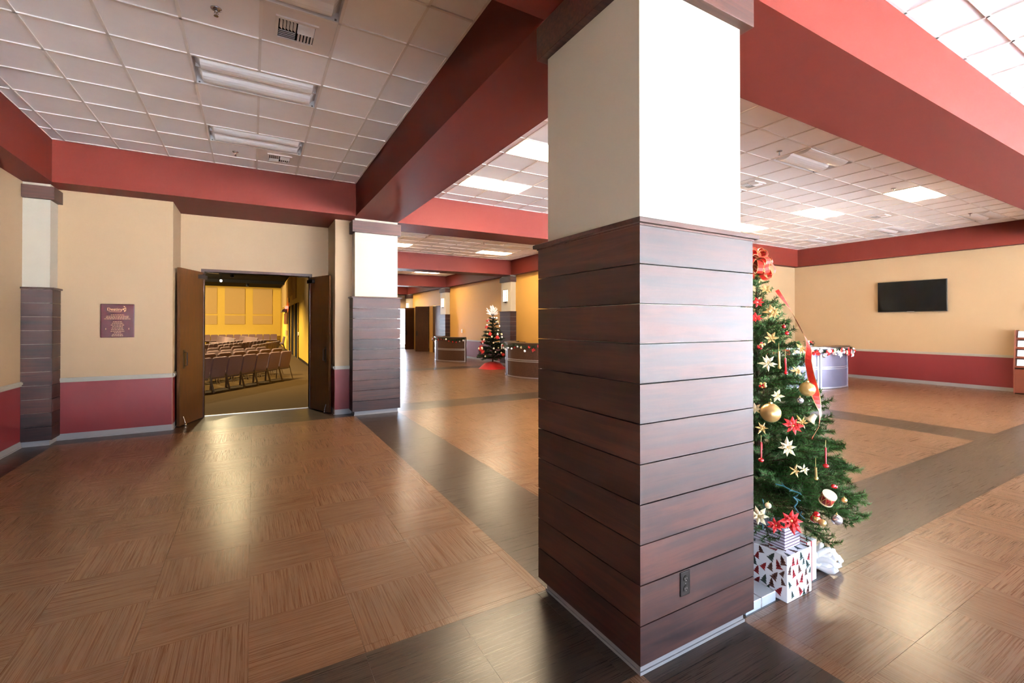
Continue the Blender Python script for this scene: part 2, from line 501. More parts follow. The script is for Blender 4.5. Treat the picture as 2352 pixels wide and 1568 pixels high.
def air_vent(cx, cy, label, panel=None):
    """four-way diffuser set in a metal ceiling panel"""
    r = empty('ceiling_vent', (cx * U, cy * U, CEIL * U))
    tag(r, label, 'vent', 'four-way air diffusers')
    if panel:
        a, b, c, d = panel
        MB().ubox(a - cx + 0.004, b - cx - 0.004, c - cy + 0.004, d - cy - 0.004, 0.001, 0.006).build('vent_panel', 'vent_white', r)
    S = 0.145
    MB().box(-S, S, -S, S, -0.002, 0.004).build('backing', 'dark_void', r)
    f = MB()
    for a, b, c, d in ((-S - .025, S + .025, S, S + .025), (-S - .025, S + .025, -S - .025, -S), (-S - .025, -S, -S, S), (S, S + .025, -S, S)):
        f.box(a, b, c, d, -0.014, 0.004)
    f.build('vent_frame', 'vent_white', r)
    for qx, qy, horiz in ((-1, 1, True), (1, 1, False), (-1, -1, False), (1, -1, True)):
        for k in range(5):
            t = 0.016 + k * 0.027
            m = MB(); b = 0
            x0, x1 = sorted((qx * 0.006, qx * (S - 0.004))); y0, y1 = sorted((qy * 0.006, qy * (S - 0.004)))
            if horiz:
                y = y0 + t
                m.v += [(x0, y - .010 * qy, -.022), (x1, y - .010 * qy, -.022), (x1, y + .010 * qy, -.003), (x0, y + .010 * qy, -.003)]
            else:
                x = x0 + t
                m.v += [(x - .010 * qx, y0, -.022), (x - .010 * qx, y1, -.022), (x + .010 * qx, y1, -.003), (x + .010 * qx, y0, -.003)]
            n = len(m.v)
            m.v += [(p[0], p[1], p[2] + 0.003) for p in m.v[:4]]
            for q in ((0, 1, 2, 3), (7, 6, 5, 4), (0, 4, 5, 1), (1, 5, 6, 2), (2, 6, 7, 3), (3, 7, 4, 0)): m.face(q)
            m.build('louver', 'vent_white', r)
    return r

def sprinkler(x, y, label):
    r = empty('sprinkler_head', (x * U, y * U, CEIL * U))
    tag(r, label, 'sprinkler', 'ceiling sprinkler heads')
    MB().lathe([(0.042, 0.002), (0.04, -0.006), (0.022, -0.012), (0.014, -0.012)], 18).build('escutcheon', 'chrome', r, True)
    b = MB().lathe([(0.012, -0.012), (0.012, -0.028), (0.007, -0.03), (0.004, -0.058)], 12)
    b.tube([(0.010, 0, -0.026), (0.015, 0, -0.042), (0.004, 0, -0.058)], 0.0025, 6); b.tube([(-0.010, 0, -0.026), (-0.015, 0, -0.042), (-0.004, 0, -0.058)], 0.0025, 6)
    b.build('sprinkler_body', 'chrome', r, True)
    MB().lathe([(0.016, -0.058), (0.018, -0.061)], 14).build('deflector', 'chrome', r)

# bay over the left room
LX, LPX, LY, LPY = 0.3735 - 6 * 0.3435, 0.3435, 2.737 - 4 * 0.3425, 0.3425
def lx(k): return 0.3735 + k * LPX
def ly(k): return 2.737 + k * LPY
holes = [(lx(-2), lx(0), ly(1), ly(2)), (lx(-2), lx(0), ly(4), ly(5)), (lx(-2), lx(0), ly(-2), ly(-1)), (lx(-1), lx(0), ly(-1), ly(0)), (lx(-1), lx(0), ly(5), ly(6))]
ceiling_bay('suspended tile ceiling over the side room with the plaque', -1.43, 0.955, 1.432, 5.05, LX, LPX, LY, LPY, holes)
GL = 'unlit two-lobe fixtures over the side room'
troffer(*holes[0], False, 'unlit twin-lens ceiling light in the middle of the row over the plaque room', GL)
troffer(*holes[1], False, 'unlit twin-lens ceiling light closest to the red beam above the double doors', GL)
troffer(*holes[2], False, 'ceiling light cut off by the top edge, beside the large air vent', GL)
air_vent(0.19, 2.57, 'large square air vent beside the sprinkler at the top of the picture', holes[3])
air_vent(0.206, 4.63, 'smaller-looking air vent in front of the red beam above the double doors', holes[4])
sprinkler(-0.156, 2.575, 'chrome sprinkler head left of the large air vent')
sprinkler(-0.136, 4.642, 'sprinkler head left of the vent near the double doors')
# bay over the hall and the television wall
HX, HPX, HY, HPY = 1.92, 0.366, 2.093, 0.351
def hx(k): return HX + k * HPX
def hy(k): return HY + k * HPY
spec = []
for i, kx in enumerate((0, 6, 12, 18)):
    for j, ky in enumerate((0, 3, 6)):
        spec.append((kx, ky, kx in (0, 12)))
holes = [(hx(a), hx(a + 2), hy(b), hy(b + 1)) for a, b, l in spec] + [(hx(7), hx(8), hy(2), hy(3)), (hx(15), hx(16), hy(2), hy(3))]
ceiling_bay('suspended tile ceiling over the open hall in front of the television wall', 1.43, 9.6, 1.432, 5.14, HX, HPX, HY, HPY, holes)
HLAB = {(0, 0): 'lit ceiling panel hidden behind the top of the wood-clad column', (0, 3): 'lit ceiling panel cut by the left edge of the wood-clad column', (0, 6): 'lit ceiling panel left of the column, wholly in view under the red beam',
        (6, 0): 'unlit twin-lens ceiling light beside a sprinkler right of the column', (6, 3): 'unlit ceiling light behind the column in the middle row', (6, 6): 'unlit ceiling light behind the column in the back row',
        (12, 0): 'lit ceiling panel closest to the long red beam, above the television', (12, 3): 'lit ceiling panel in the middle row right of the column', (12, 6): 'lit ceiling panel peeking out at the right edge of the column',
        (18, 0): 'unlit ceiling light by the television wall, under the long red beam', (18, 3): 'unlit ceiling light by the television wall in the middle row', (18, 6): 'unlit ceiling light by the television wall in the back row near the corner'}
for (a, b, l), h in zip(spec, holes):
    troffer(*h, l, HLAB[(a, b)], 'lit panels over the hall' if l else 'unlit fixtures over the hall')
air_vent((hx(7) + hx(8)) / 2, (hy(2) + hy(3)) / 2, 'air vent right beside the column under the unlit light', holes[12])
air_vent((hx(15) + hx(16)) / 2, (hy(2) + hy(3)) / 2, 'air vent between the lit panels and the television wall', holes[13])
sprinkler(3.977, 2.281, 'sprinkler head next to the unlit light right of the column')
sprinkler(6.18, 2.285, 'sprinkler head next to the lit panel above the television')
sprinkler(8.48, 2.287, 'sprinkler head next to the unlit light by the television wall')
# bay over the bright glazed side, nearest the camera
ceiling_bay('brightly lit tile ceiling on the glazed side of the long red beam', 1.43, 9.6, REAR, 0.966, 2.733, 0.381, 0.771 - 12 * 0.351, 0.351)
ceiling_bay('tile ceiling over the entrance behind the camera', -1.43, 0.955, REAR, 0.966, LX, LPX, 0.771 - 12 * 0.351, 0.351, objects=False)
# second, third and fourth bays of the hall
B2X, B2PX, B2Y, B2PY = 1.91, 0.3615, 5.586, 0.351
def bx(k): return B2X + k * B2PX
for n, (y0, y1, sy, lab) in enumerate(((5.62, 9.34, 5.586, 'tile ceiling over the hall in front of the far red beam'), (9.81, 13.53, 9.775, 'tile ceiling over the second hall bay'), (14.0, 17.6, 13.97, 'tile ceiling over the end of the hall'))):
    hs = [(bx(a), bx(a + 2), sy + b * B2PY, sy + (b + 1) * B2PY) for a in (0, 6) for b in (2, 5, 8)]
    ceiling_bay(lab, 1.43, 5.3, y0, y1, B2X, B2PX, sy, B2PY, hs, objects=(n == 0))
    for q, h in enumerate(hs):
        lit = (q % 3 == 2)
        side = 'on the pilaster side' if q < 3 else 'on the golden-lit wall side'
        troffer(*h, lit, ('lit' if lit else 'unlit') + ' ceiling light ' + ORD[q % 3] + ' in line ' + side + ' of the ' + ORD[n + 1] + ' hall bay', 'ceiling lights down the hall')
sprinkler(3.71, 7.56, 'sprinkler head over the hall between the two unlit lights')

# ------------------------------------------------------------------ beams
def beam(x0, x1, y0, y1, label, z0=SOFF, z1=CEIL + 0.06):
    return struct(MB().ubox(x0, x1, y0, y1, z0, z1).build('beam', 'red_beam_paint'), label, 'beam')
beam(0.955, 1.43, REAR, 5.9, 'long dark red ceiling beam running from the column back to the pilaster')
beam(1.181, 1.43, 5.9, END, 'red beam along the top of the hall wall behind the pilaster')
beam(1.43, 9.6, 0.966, 1.432, 'wide red ceiling beam running right from the column, pink on its window side')
beam(-1.42, 0.955, 0.966, 1.432, 'short red ceiling beam left of the column top')
beam(-1.42, 0.955, 5.05, 5.95, 'dark red beam above the plaque wall and the double doors')
beam(-1.75, -1.42, REAR, 5.95, 'red beam along the top of the far left wall')
beam(1.43, 5.3, 5.145, 5.62, 'red ceiling beam crossing the hall beyond the column')
beam(5.3, 9.6, 5.145, 5.62, 'red beam along the top of the back wall beside the television wall')
beam(9.6, 9.85, -0.3, 5.62, 'red beam along the top of the television wall')
beam(5.3, 5.75, 5.62, END, 'red beam along the top of the golden-lit hall wall')
beam(1.43, 5.3, 9.34, 9.81, 'second red ceiling beam crossing the hall')
beam(1.43, 5.3, 13.53, 14.0, 'third red ceiling beam crossing the hall')
beam(1.43, 5.3, 17.6, END, 'last red ceiling beam above the end wall of the hall')

rf = MB().ubox(-9.3, 9.95, REAR - 0.12, AB_ + 0.2, 2.76, 2.86)
struct(rf.build('roof', 'concrete'), 'flat roof over the whole building', 'roof')

# ------------------------------------------------------------------ walls
RAIL_Z, BASE_Z = 0.495, 0.054
def wall_run(name, p, q, inward, label, wainscot=True, z1=SOFF, thick=0.12, material='cream_paint'):
    """straight wall along x or y between plan points p and q; inward = unit vector into the room"""
    (x0, y0), (x1, y1) = p, q
    nx, ny = inward
    def slab(d0, d1, z0, zt):
        xs = sorted((x0 + nx * d0, x1 + nx * d1)) if nx else sorted((x0, x1))
        ys = sorted((y0 + ny * d0, y1 + ny * d1)) if ny else sorted((y0, y1))
        return MB().ubox(xs[0], xs[1], ys[0], ys[1], z0, zt)
    w = slab(-thick, 0.0, 0.0, z1).build(name, material)
    struct(w, label, 'wall')
    if wainscot:
        slab(0.0, 0.002, BASE_Z, RAIL_Z).build('wainscot', 'maroon_paint', w)
        r = slab(0.0, 0.010, RAIL_Z, RAIL_Z + 0.038).build('chair_rail', 'rail_grey', w)
        slab(0.0, 0.017, RAIL_Z + 0.014, RAIL_Z + 0.032).build('rail_molding', 'rail_grey', r)
        b = slab(0.0, 0.004, 0.0, BASE_Z).build('baseboard_' + name.split('_', 1)[1], 'vinyl_base')
        struct(b, 'grey vinyl baseboard along the ' + label, 'baseboard')
        slab(0.004, 0.009, 0.0, 0.008).build('baseboard_toe', 'vinyl_base', b)
    return w
wall_run('wall_left', (-1.62, REAR), (-1.62, 5.95), (1, 0), 'cream and maroon wall at the far left')
wall_run('wall_plaque', (-1.62, 5.315), (-0.657, 5.315), (0, -1), 'cream wall with the plaque over maroon wainscot')
wall_run('wall_recess_left', (-0.656, 5.32), (-0.656, 5.84), (1, 0), 'short cream return on the plaque side of the double doors', thick=0.06)
wall_run('wall_recess_right', (0.786, 5.32), (0.786, 5.84), (-1, 0), 'short cream return on the pilaster side of the double doors', thick=0.06)
wall_run('wall_strip', (0.787, 5.315), (0.97, 5.315), (0, -1), 'narrow cream and maroon wall strip between doors and pilaster')
DX0, DX1, DZ = -0.45, 0.58, 1.555
wd = MB().ubox(-0.656, DX0, 5.84, 5.95, 0, SOFF); wd.ubox(DX1, 0.786, 5.84, 5.95, 0, SOFF); wd.ubox(DX0, DX1, 5.84, 5.95, DZ, SOFF)
struct(wd.build('wall_door', 'cream_paint'), 'cream wall around and above the double doors', 'wall')
fr = MB().ubox(DX0 - 0.028, DX0, 5.832, 5.955, 0, DZ + 0.028); fr.ubox(DX1, DX1 + 0.028, 5.832, 5.955, 0, DZ + 0.028); fr.ubox(DX0, DX1, 5.832, 5.955, DZ, DZ + 0.028)
struct(fr.build('trim_2', 'plank_trim'), 'dark frame of the open double doors', 'door frame')
wall_run('wall_television', (9.72, -0.3), (9.72, 5.6), (-1, 0), 'cream wall behind the television')
wall_run('wall_back', (5.45, 5.27), (9.72, 5.27), (0, -1), 'cream back wall beside the television wall')
wall_run('wall_hall_right', (5.45, 5.4), (5.45, 13.98), (-1, 0), 'golden-lit cream wall along the hall with the pilasters', material='cream_paint_warm_lit')
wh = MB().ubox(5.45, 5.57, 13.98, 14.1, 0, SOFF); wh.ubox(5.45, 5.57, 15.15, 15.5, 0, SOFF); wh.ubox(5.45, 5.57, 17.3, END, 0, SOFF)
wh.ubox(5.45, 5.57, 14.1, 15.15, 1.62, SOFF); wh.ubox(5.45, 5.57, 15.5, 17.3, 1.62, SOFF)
struct(wh.build('wall_hall_far', 'cream_paint_warm_lit'), 'golden-lit cream wall with the brown doors at the end of the hall', 'wall')
struct(MB().ubox(5.57, 7.5, 15.4, 17.6, -0.0, 0.003).build('floor', 'carpet'), 'carpet inside the open doors at the end of the hall', 'floor')
sr = MB().ubox(7.5, 7.6, 15.3, 17.7, 0, SOFF); sr.ubox(5.57, 7.5, 15.3, 15.4, 0, SOFF); sr.ubox(5.57, 7.5, 17.6, 17.7, 0, SOFF); sr.ubox(5.57, 7.6, 15.3, 17.7, SOFF, SOFF + 0.05)
struct(sr.build('wall_side_room', 'cream_paint'), 'wall inside the side room off the hall', 'wall')
struct(MB().ubox(1.18, 1.43, 5.62, END, 0, SOFF).build('wall_hall_left', 'cream_paint'), 'wall along the hall behind the pilaster', 'wall')
we = MB().ubox(1.43, 3.9, END, END + 0.12, 0, SOFF); we.ubox(5.43, 5.57, END, END + 0.12, 0, SOFF); we.ubox(3.9, 5.43, END, END + 0.12, 1.62, SOFF)
struct(we.build('wall_hall_end', 'cream_paint'), 'end wall of the hall around the bright glass door', 'wall')
# glazed front behind the camera
wr = MB(); xs = -1.75
for (a, b, c, d) in REAR_WINDOWS:
    wr.ubox(xs, a, REAR - 0.1, REAR, 0, CEIL + 0.06); wr.ubox(a, b, REAR - 0.1, REAR, 0, c); wr.ubox(a, b, REAR - 0.1, REAR, d, CEIL + 0.06); xs = b
wr.ubox(xs, 9.85, REAR - 0.1, REAR, 0, CEIL + 0.06)
struct(wr.build('wall_front', 'cream_paint'), 'glazed front wall behind the camera', 'wall')
ws = MB(); ys = REAR
for (a, b, c, d) in SIDE_WINDOWS:
    ws.ubox(9.72, 9.84, ys, a, 0, CEIL + 0.06); ws.ubox(9.72, 9.84, a, b, 0, c); ws.ubox(9.72, 9.84, a, b, d, CEIL + 0.06); ys = b
ws.ubox(9.72, 9.84, ys, -0.3, 0, CEIL + 0.06)
struct(ws.build('wall_flank', 'cream_paint'), 'glazed flank wall beyond the picture on the television side', 'wall')
def window(n, a, b, c, d, y, bars, label):
    f = MB(); t = 0.025
    f.ubox(a, a + t, y - 0.03, y + 0.03, c, d); f.ubox(b - t, b, y - 0.03, y + 0.03, c, d); f.ubox(a, b, y - 0.03, y + 0.03, c, c + t); f.ubox(a, b, y - 0.03, y + 0.03, d - t, d)
    for z in bars: f.ubox(a, b, y - 0.02, y + 0.02, z - 0.012, z + 0.012)
    w = struct(f.build('window_%d' % n, 'black_plastic'), label, 'window')
    MB().ubox(a + t, b - t, y - 0.004, y + 0.004, c + t, d - t).build('pane', 'clear_glass', w)
for i, w in enumerate(REAR_WINDOWS):
    window(i + 1, *w, REAR - 0.06, (1.2,) if i > 1 else (0.6,), 'tall front window number %d behind the camera' % (i + 1))
for i, (a, b, c, d) in enumerate(SIDE_WINDOWS):
    f = MB(); t = 0.025
    f.ubox(9.75, 9.81, a, a + t, c, d); f.ubox(9.75, 9.81, b - t, b, c, d); f.ubox(9.75, 9.81, a, b, c, c + t); f.ubox(9.75, 9.81, a, b, d - t, d)
    w = struct(f.build('window_%d' % (14 + i), 'black_plastic'), 'tall added flank window number %d beyond the picture' % (i + 1), 'window')
    MB().ubox(9.776, 9.784, a + t, b - t, c + t, d - t).build('pane', 'clear_glass', w)
for i in range(2):
    window(20 + i, 3.9 + 0.765 * i, 4.665 + 0.765 * i, 0.0, 1.62, END + 0.06, (0.6,), 'bright glass door leaf at the hall end, ' + ('the one hidden behind the pilaster', 'the one beside the far pilaster')[i])

# ------------------------------------------------------------------ wood-clad columns
def board_mesh(W, t, h, name='plank'):
    """mitred board: outer length W, thickness t, height h, outer face at y=0"""
    m = MB()
    m.v = [(-W / 2, 0, 0), (W / 2, 0, 0), (W / 2 - t, t, 0), (-W / 2 + t, t, 0), (-W / 2, 0, h), (W / 2, 0, h), (W / 2 - t, t, h), (-W / 2 + t, t, h)]
    for q in ((0, 3, 2, 1), (4, 5, 6, 7), (0, 1, 5, 4), (1, 2, 6, 5), (2, 3, 7, 6), (3, 0, 4, 7)): m.face(q)
    m.mats = ['plank_wood']
    me = m.mesh(name)
    return me
PZ0, PP, NP = 0.046, 0.1124, 11
PW = 0.52
PLANK = board_mesh(PW * U, 0.024 * U, (PP - 0.0035) * U)
def ring(mb, cx, cy, hx_, hy_, z0, z1, mi=0): mb.ubox(cx - hx_, cx + hx_, cy - hy_, cy + hy_, z0, z1, mi)
def column(cx, cy, label, sides=(0, 1, 2, 3)):
    r = empty('column', (cx * U, cy * U, 0))
    r['kind'] = 'structure'; r['label'] = label; r['category'] = 'column'
    hp, hw, hl, hc = 0.2335, PW / 2, 0.2755, 0.2645
    MB().ubox(-hp, hp, -hp, hp, 0, SOFF).build('plaster_shaft', 'column_plaster', r)
    l = MB().ubox(-hl, hl, -hl, hl, 1.2815, 1.296)
    bevel(l.build('ledge', 'plank_trim', r), 0.003)
    MB().ubox(-hl + 0.012, hl - 0.012, -hl + 0.012, hl - 0.012, 1.276, 1.2815).build('ledge_molding', 'plank_trim', r)
    bevel(MB().ubox(-hc, hc, -hc, hc, 1.997, 2.122).build('capital', 'plank_trim', r), 0.003)
    b = MB().ubox(-hp - .003, hp + .003, -hp - .003, hp + .003, 0, 0.042).build('base', 'vinyl_base', r)
    MB().ubox(-hp - .007, hp + .007, -hp - .007, hp + .007, 0, 0.009).build('base_toe', 'vinyl_base', b)
    core = hw - 0.024
    for s in sides:
        a = s * pi / 2
        # side 0 faces -y
        ox, oy = sin(a) * hw, -cos(a) * hw
        for k in range(NP):
            o = place(PLANK, 'plank', r, (ox * U, oy * U, (PZ0 + k * PP + random.uniform(-.0004, .0004)) * U), (0, 0, a))
    return r
column(1.199, 1.187, 'large wood-clad column with cream top standing in front of everything')
column(1.199, 5.385, 'wood-clad pilaster between the double doors and the hall')
column(5.545, 9.62, 'wood-clad pilaster with wall lamp behind the distant decorated tree', (0, 3))
column(5.545, 13.8, 'wood-clad pilaster with wall lamp beside the brown hall doors', (0, 3))
column(5.545, 17.65, 'farthest pilaster with wall lamp at the hall end', (0, 3))
column(5.6, 5.4, 'wood-clad column at the hall corner hidden by the large column', (0, 3))
# half pilaster in the left corner
r = empty('column', (-1.62 * U, 5.315 * U, 0)); r['kind'] = 'structure'; r['category'] = 'column'; r['label'] = 'narrow wood-clad corner pilaster left of the plaque'
MB().ubox(0, 0.165, -0.165, 0, 0, SOFF).build('plaster_shaft', 'column_plaster', r)
bevel(MB().ubox(0, 0.2, -0.205, 0, 1.2815, 1.296).build('ledge', 'plank_trim', r), 0.003)
bevel(MB().ubox(0, 0.197, -0.198, 0, 2.02, 2.125).build('capital', 'plank_trim', r), 0.003)
MB().ubox(0, 0.168, -0.168, 0, 0, 0.042).build('base', 'vinyl_base', r)
def small_board(w, d):
    m = MB(); t = 0.02
    m.ubox(0, w, 0, t, 0, PP - 0.0035); m.mats = ['plank_wood']
    return m.mesh('plank')
bf, bs = small_board(0.187, 0), small_board(0.166, 0)
for k in range(NP):
    place(bf, 'plank', r, (0, -0.187 * U, (PZ0 + k * PP) * U))
    place(bs, 'plank', r, (0.187 * U, -0.166 * U, (PZ0 + k * PP) * U), (0, 0, pi / 2))

# outlet on the column face
r = empty('wall_outlet', (1.119 * U, 0.927 * U - 0.0005, 0.229 * U))
tag(r, 'brown duplex power outlet low on the large column', 'outlet')
bevel(MB().box(-.036, .036, -.006, 0, -.062, .062).build('cover_plate', 'outlet_brown', r), 0.002)
for s in (-1, 1):
    m = MB(); m.lathe([(0.017, 0), (0.016, 0.003)], 18)
    m.v = [(x, -0.006 - z, y) for x, y, z in m.v]
    sk = m.build('socket', 'outlet_brown', r); sk.location = (0, 0, s * 0.026)
    MB().box(-.008, -.006, -.0098, -.009, -.002, .007).build('slot', 'vinyl_base', sk)
    MB().box(.006, .008, -.0098, -.009, -.002, .007).build('slot', 'vinyl_base', sk)
    MB().box(-.002, .002, -.0098, -.009, -.011, -.007).build('ground_hole', 'vinyl_base', sk)
MB().ball((0, -.006, 0), 0.0028, 8, 4).build('screw', 'chrome', r)

# ------------------------------------------------------------------ plaque
PY = 5.315
r = empty('plaque', (-1.055 * U, PY * U, 1.026 * U))
tag(r, 'square maroon dedication plaque with gold lettering on the cream wall', 'plaque')
bevel(MB().box(-.2065, .2065, -.018, -0.001, -.2625, .2625).build('plate', 'plaque_maroon', r), 0.006)
def text(body, size, x, z, parent, material, y=-0.0185, align='CENTER'):
    c = bpy.data.curves.new('lettering', 'FONT')
    c.body = body; c.size = size; c.align_x = align; c.align_y = 'CENTER'; c.extrude = 0.0006
    o = bpy.data.objects.new('lettering', c)
    COL.objects.link(o); o.parent = parent; o.location = (x, y, z); o.rotation_euler = (pi / 2, 0, 0)
    c.materials.append(MATS[material])
    bpy.context.view_layer.update()
    me = bpy.data.meshes.new_from_object(o.evaluated_get(bpy.context.evaluated_depsgraph_get()))
    bpy.data.objects.remove(o)
    return place(me, 'lettering', parent, (x, y, z), (pi / 2, 0, 0))
text('Destiny', 0.062, -0.032, 0.178, r, 'plaque_gold')
MB().box(-.108, .04, -.0192, -.018, .139, .143).build('subtitle_line', 'plaque_gold', r)
em = MB()
for k in range(4):
    a0 = radians(75 - 34 * k); n = 8; R0, R1 = 0.052 - 0.004 * k, 0.030
    cx_, cz_ = 0.06, 0.176
    b = len(em.v)
    for i in range(n + 1):
        t = i / n; a = a0 - radians(27) * t; w = 0.012 * sin(pi * (0.15 + 0.85 * (1 - t)))
        em.v += [(cx_ + cos(a) * (R0 - w), -.0192, cz_ + sin(a) * (R0 - w) * 1.15), (cx_ + cos(a) * R0, -.0192, cz_ + sin(a) * R0 * 1.15)]
    for i in range(n): em.face((b + 2 * i, b + 2 * i + 1, b + 2 * i + 3, b + 2 * i + 2))
b = len(em.v)
em.v += [(0.058, -.0192, .186), (0.098, -.0192, .205), (0.078, -.0192, .178), (0.104, -.0192, .140)]
em.face((b, b + 1, b + 2)); em.face((b, b + 2, b + 3))
em.build('emblem', 'plaque_gold', r)
ln = MB()
rows = [(.092, .16), (.070, .27), (.050, .28), (.029, .32), (-.016, .11), (-.041, .135), (-.067, .16), (-.091, .13), (-.115, .14), (-.14, .15), (-.166, .165), (-.189, .085), (-.213, .13), (-.236, .14)]
rr = random.Random(3)
for z, w in rows:
    x = -w / 2
    while x < w / 2:
        l = rr.uniform(0.012, 0.03)
        ln.box(x, min(x + l, w / 2), -.0189, -.018, z - .0032, z + .0032); x += l + 0.006
ln = ln.build('engraved_lines', 'plaque_gold', r); ln['kind'] = 'stuff'
for s in (-1, 1): MB().box(s * .14 - .003, s * .14 + .003, -.0189, -.018, -.139, -.115).build('side_mark', 'plaque_gold', r)

# ------------------------------------------------------------------ double doors of the auditorium
def door_leaf(n, hinge, outer, label, side):
    hx_, hy_ = hinge; ox, oy = outer
    L = hypot(ox - hx_, oy - hy_) * U
    a = math.atan2(oy - hy_, ox - hx_)
    r = empty('door_%d' % n, (hx_ * U, hy_ * U, 0), a)
    r['kind'] = 'structure'; r['label'] = label; r['category'] = 'door'
    H = 1.545 * U; t = 0.045
    y0, y1 = (-t, 0) if side > 0 else (0, t)
    # grain runs up the leaf
    MB().box(0, L, y0, y1, 0.012, H).build('leaf', 'door_wood', r)
    fy = y0 if side < 0 else y1         # unseen wall side
    vy = y1 if side > 0 else y0         # side seen from the camera
    s = 1 if side > 0 else -1
    MB().box(L - 0.16, L - 0.10, min(vy, vy + s * .004), max(vy, vy + s * .004), 0.98, 1.30).build('push_plate', 'outlet_brown', r)
    h = MB(); h.tube([(L - .13, vy, 1.02), (L - .13, vy + s * .05, 1.03), (L - .13, vy + s * .05, 1.25), (L - .13, vy, 1.26)], .009, 8); h.build('pull_handle', 'outlet_brown', r)
    c = bevel(MB().box(0.02, 0.24, min(vy, vy + s * .06), max(vy, vy + s * .06), H - .13, H - .06).build('closer', 'outlet_brown', r), 0.006)
    MB().tube([(0.16, vy + s * .03, H - .058), (0.30, vy + s * .17, H - .03), (0.06, vy + s * .26, H - 0.02)], .008, 6).build('closer_arm', 'chrome', c)
    k = MB(); k.tube([(L - .09, vy + s * .012, .16), (L - .08, vy + s * .05, .05)], .007, 8); k.ball((L - .08, vy + s * .05, .022), .018, 10, 6); k.build('kick_stop', 'chrome', r)
    for z in (0.25, 1.3, 2.45): MB().tube([(0, (y0 + y1) / 2 , z), (0, (y0 + y1) / 2, z + .1)], .012, 8).build('hinge', 'brushed_metal', r)
door_leaf(1, (-0.447, 5.86), (-0.612, 5.42), 'open brown door leaf beside the plaque wall', 1)
door_leaf(2, (0.578, 5.86), (0.742, 5.44), 'open dark brown door leaf beside the pilaster', -1)

# ------------------------------------------------------------------ auditorium behind the doors
AX, AB, AC = 1.145, 24.2, 2.69
struct(MB().ubox(AX, 1.179, 5.95, AB, 0, AC).build('wall_auditorium_right', 'aud_wall'), 'yellow side wall of the auditorium with dark doors', 'wall')
struct(MB().ubox(-9.0, AX, AB, AB + 0.1, 0, AC).build('wall_auditorium_back', 'aud_wall'), 'yellow back wall of the auditorium with beige panels', 'wall')
struct(MB().ubox(-9.1, -9.0, 5.95, AB, 0, AC).build('wall_auditorium_left', 'aud_wall'), 'yellow stage wall of the auditorium, out of sight', 'wall')
struct(MB().ubox(-9.0, -0.656, 5.9, 5.95, 0, AC).build('wall_auditorium_front', 'aud_wall'), 'auditorium side of the door wall', 'wall')
struct(MB().ubox(-0.656, 1.179, 5.95, 5.96, SOFF, AC).build('wall_auditorium_header', 'aud_wall'), 'auditorium wall above the doors', 'wall')
struct(MB().ubox(-9.1, 1.179, 5.9, AB + 0.1, AC, AC + 0.06).build('ceiling', 'black_ceiling'), 'black auditorium ceiling', 'ceiling')
for i, y in enumerate((8.5, 12.0, 15.5, 20.4)):
    struct(MB().ubox(-9, AX - 0.05, y, y + 0.12, AC - 0.12, AC).build('beam', 'black_ceiling'), ORD[i] + ' black ceiling truss of the auditorium counted from the doors', 'beam')
struct(MB().ubox(-9, AX, AB - 0.012, AB, 0, BASE_Z).build('baseboard_auditorium_back', 'outlet_brown'), 'dark baseboard under the auditorium back wall', 'baseboard')
struct(MB().ubox(AX - 0.012, AX, 6.0, 14.2, 0, BASE_Z).build('baseboard_auditorium_right', 'outlet_brown'), 'dark baseboard along the auditorium side wall', 'baseboard')
PL = [(-2.19, -1.384, 'beige acoustic panel cut off by the left door leaf'), (-1.093, -0.304, 'beige acoustic panel in the middle of the back wall'), (0.004, 0.801, 'beige acoustic panel by the side wall corner')]
for x0, x1, lab in PL:
    o = bevel(MB().ubox(x0, x1, AB - 0.04, AB - 0.004, 1.437, 2.62).build('acoustic_panel', 'aud_panel'), 0.01); tag(o, 'tall ' + lab, 'panel', 'tall acoustic panels')
    o = bevel(MB().ubox(x0, x1, AB - 0.04, AB - 0.004, 0.968, 1.37).build('acoustic_panel', 'aud_panel'), 0.01); tag(o, 'low ' + lab, 'panel', 'low acoustic panels')
for y0, y1, z0, z1, lab in ((19.3, 22.8, 1.68, 2.62, 'large beige sound panel high on the auditorium side wall by the corner'), (16.75, 18.6, 1.95, 2.62, 'beige sound panel high on the side wall above the clock'), (15.1, 16.4, 1.77, 2.6, 'narrow beige sound panel above the dark side doors')):
    o = bevel(MB().ubox(AX - 0.03, AX - 0.003, y0, y1, z0, z1).build('acoustic_panel', 'aud_panel'), 0.01); tag(o, lab, 'panel')
for i, (y0, y1) in enumerate(((14.4, 15.45), (15.75, 16.85), (17.2, 18.2))):
    o = empty('door_%d' % (3 + i), (AX * U, y0 * U, 0)); o['kind'] = 'structure'; o['category'] = 'door'; o['label'] = 'dark doorway ' + ORD[i] + ' from the near end of the auditorium side wall'
    MB().ubox(-0.02, 0.0, 0, y1 - y0, 0.0, 1.61).build('leaf', 'dark_void', o)
    MB().ubox(-0.03, -0.02, -0.06, 0, 0, 1.64).build('jamb', 'aud_wall', o); MB().ubox(-0.03, -0.02, y1 - y0, y1 - y0 + 0.06, 0, 1.64).build('jamb', 'aud_wall', o)
r = empty('wall_clock', ((AX - 0.002) * U, 18.2 * U, 1.85 * U)); tag(r, 'round dark-rimmed clock high on the auditorium side wall', 'clock')
m = MB(); m.lathe([(0.17, 0), (0.17, 0.04), (0.13, 0.045)], 24); m.v = [(-z, x, y) for x, y, z in m.v]; m.build('rim', 'black_plastic', r)
m = MB(); m.lathe([(0.12, 0.042), (0.12, 0.048)], 24); m.v = [(-z, x, y) for x, y, z in m.v]; m.build('dial', 'aud_panel', r)
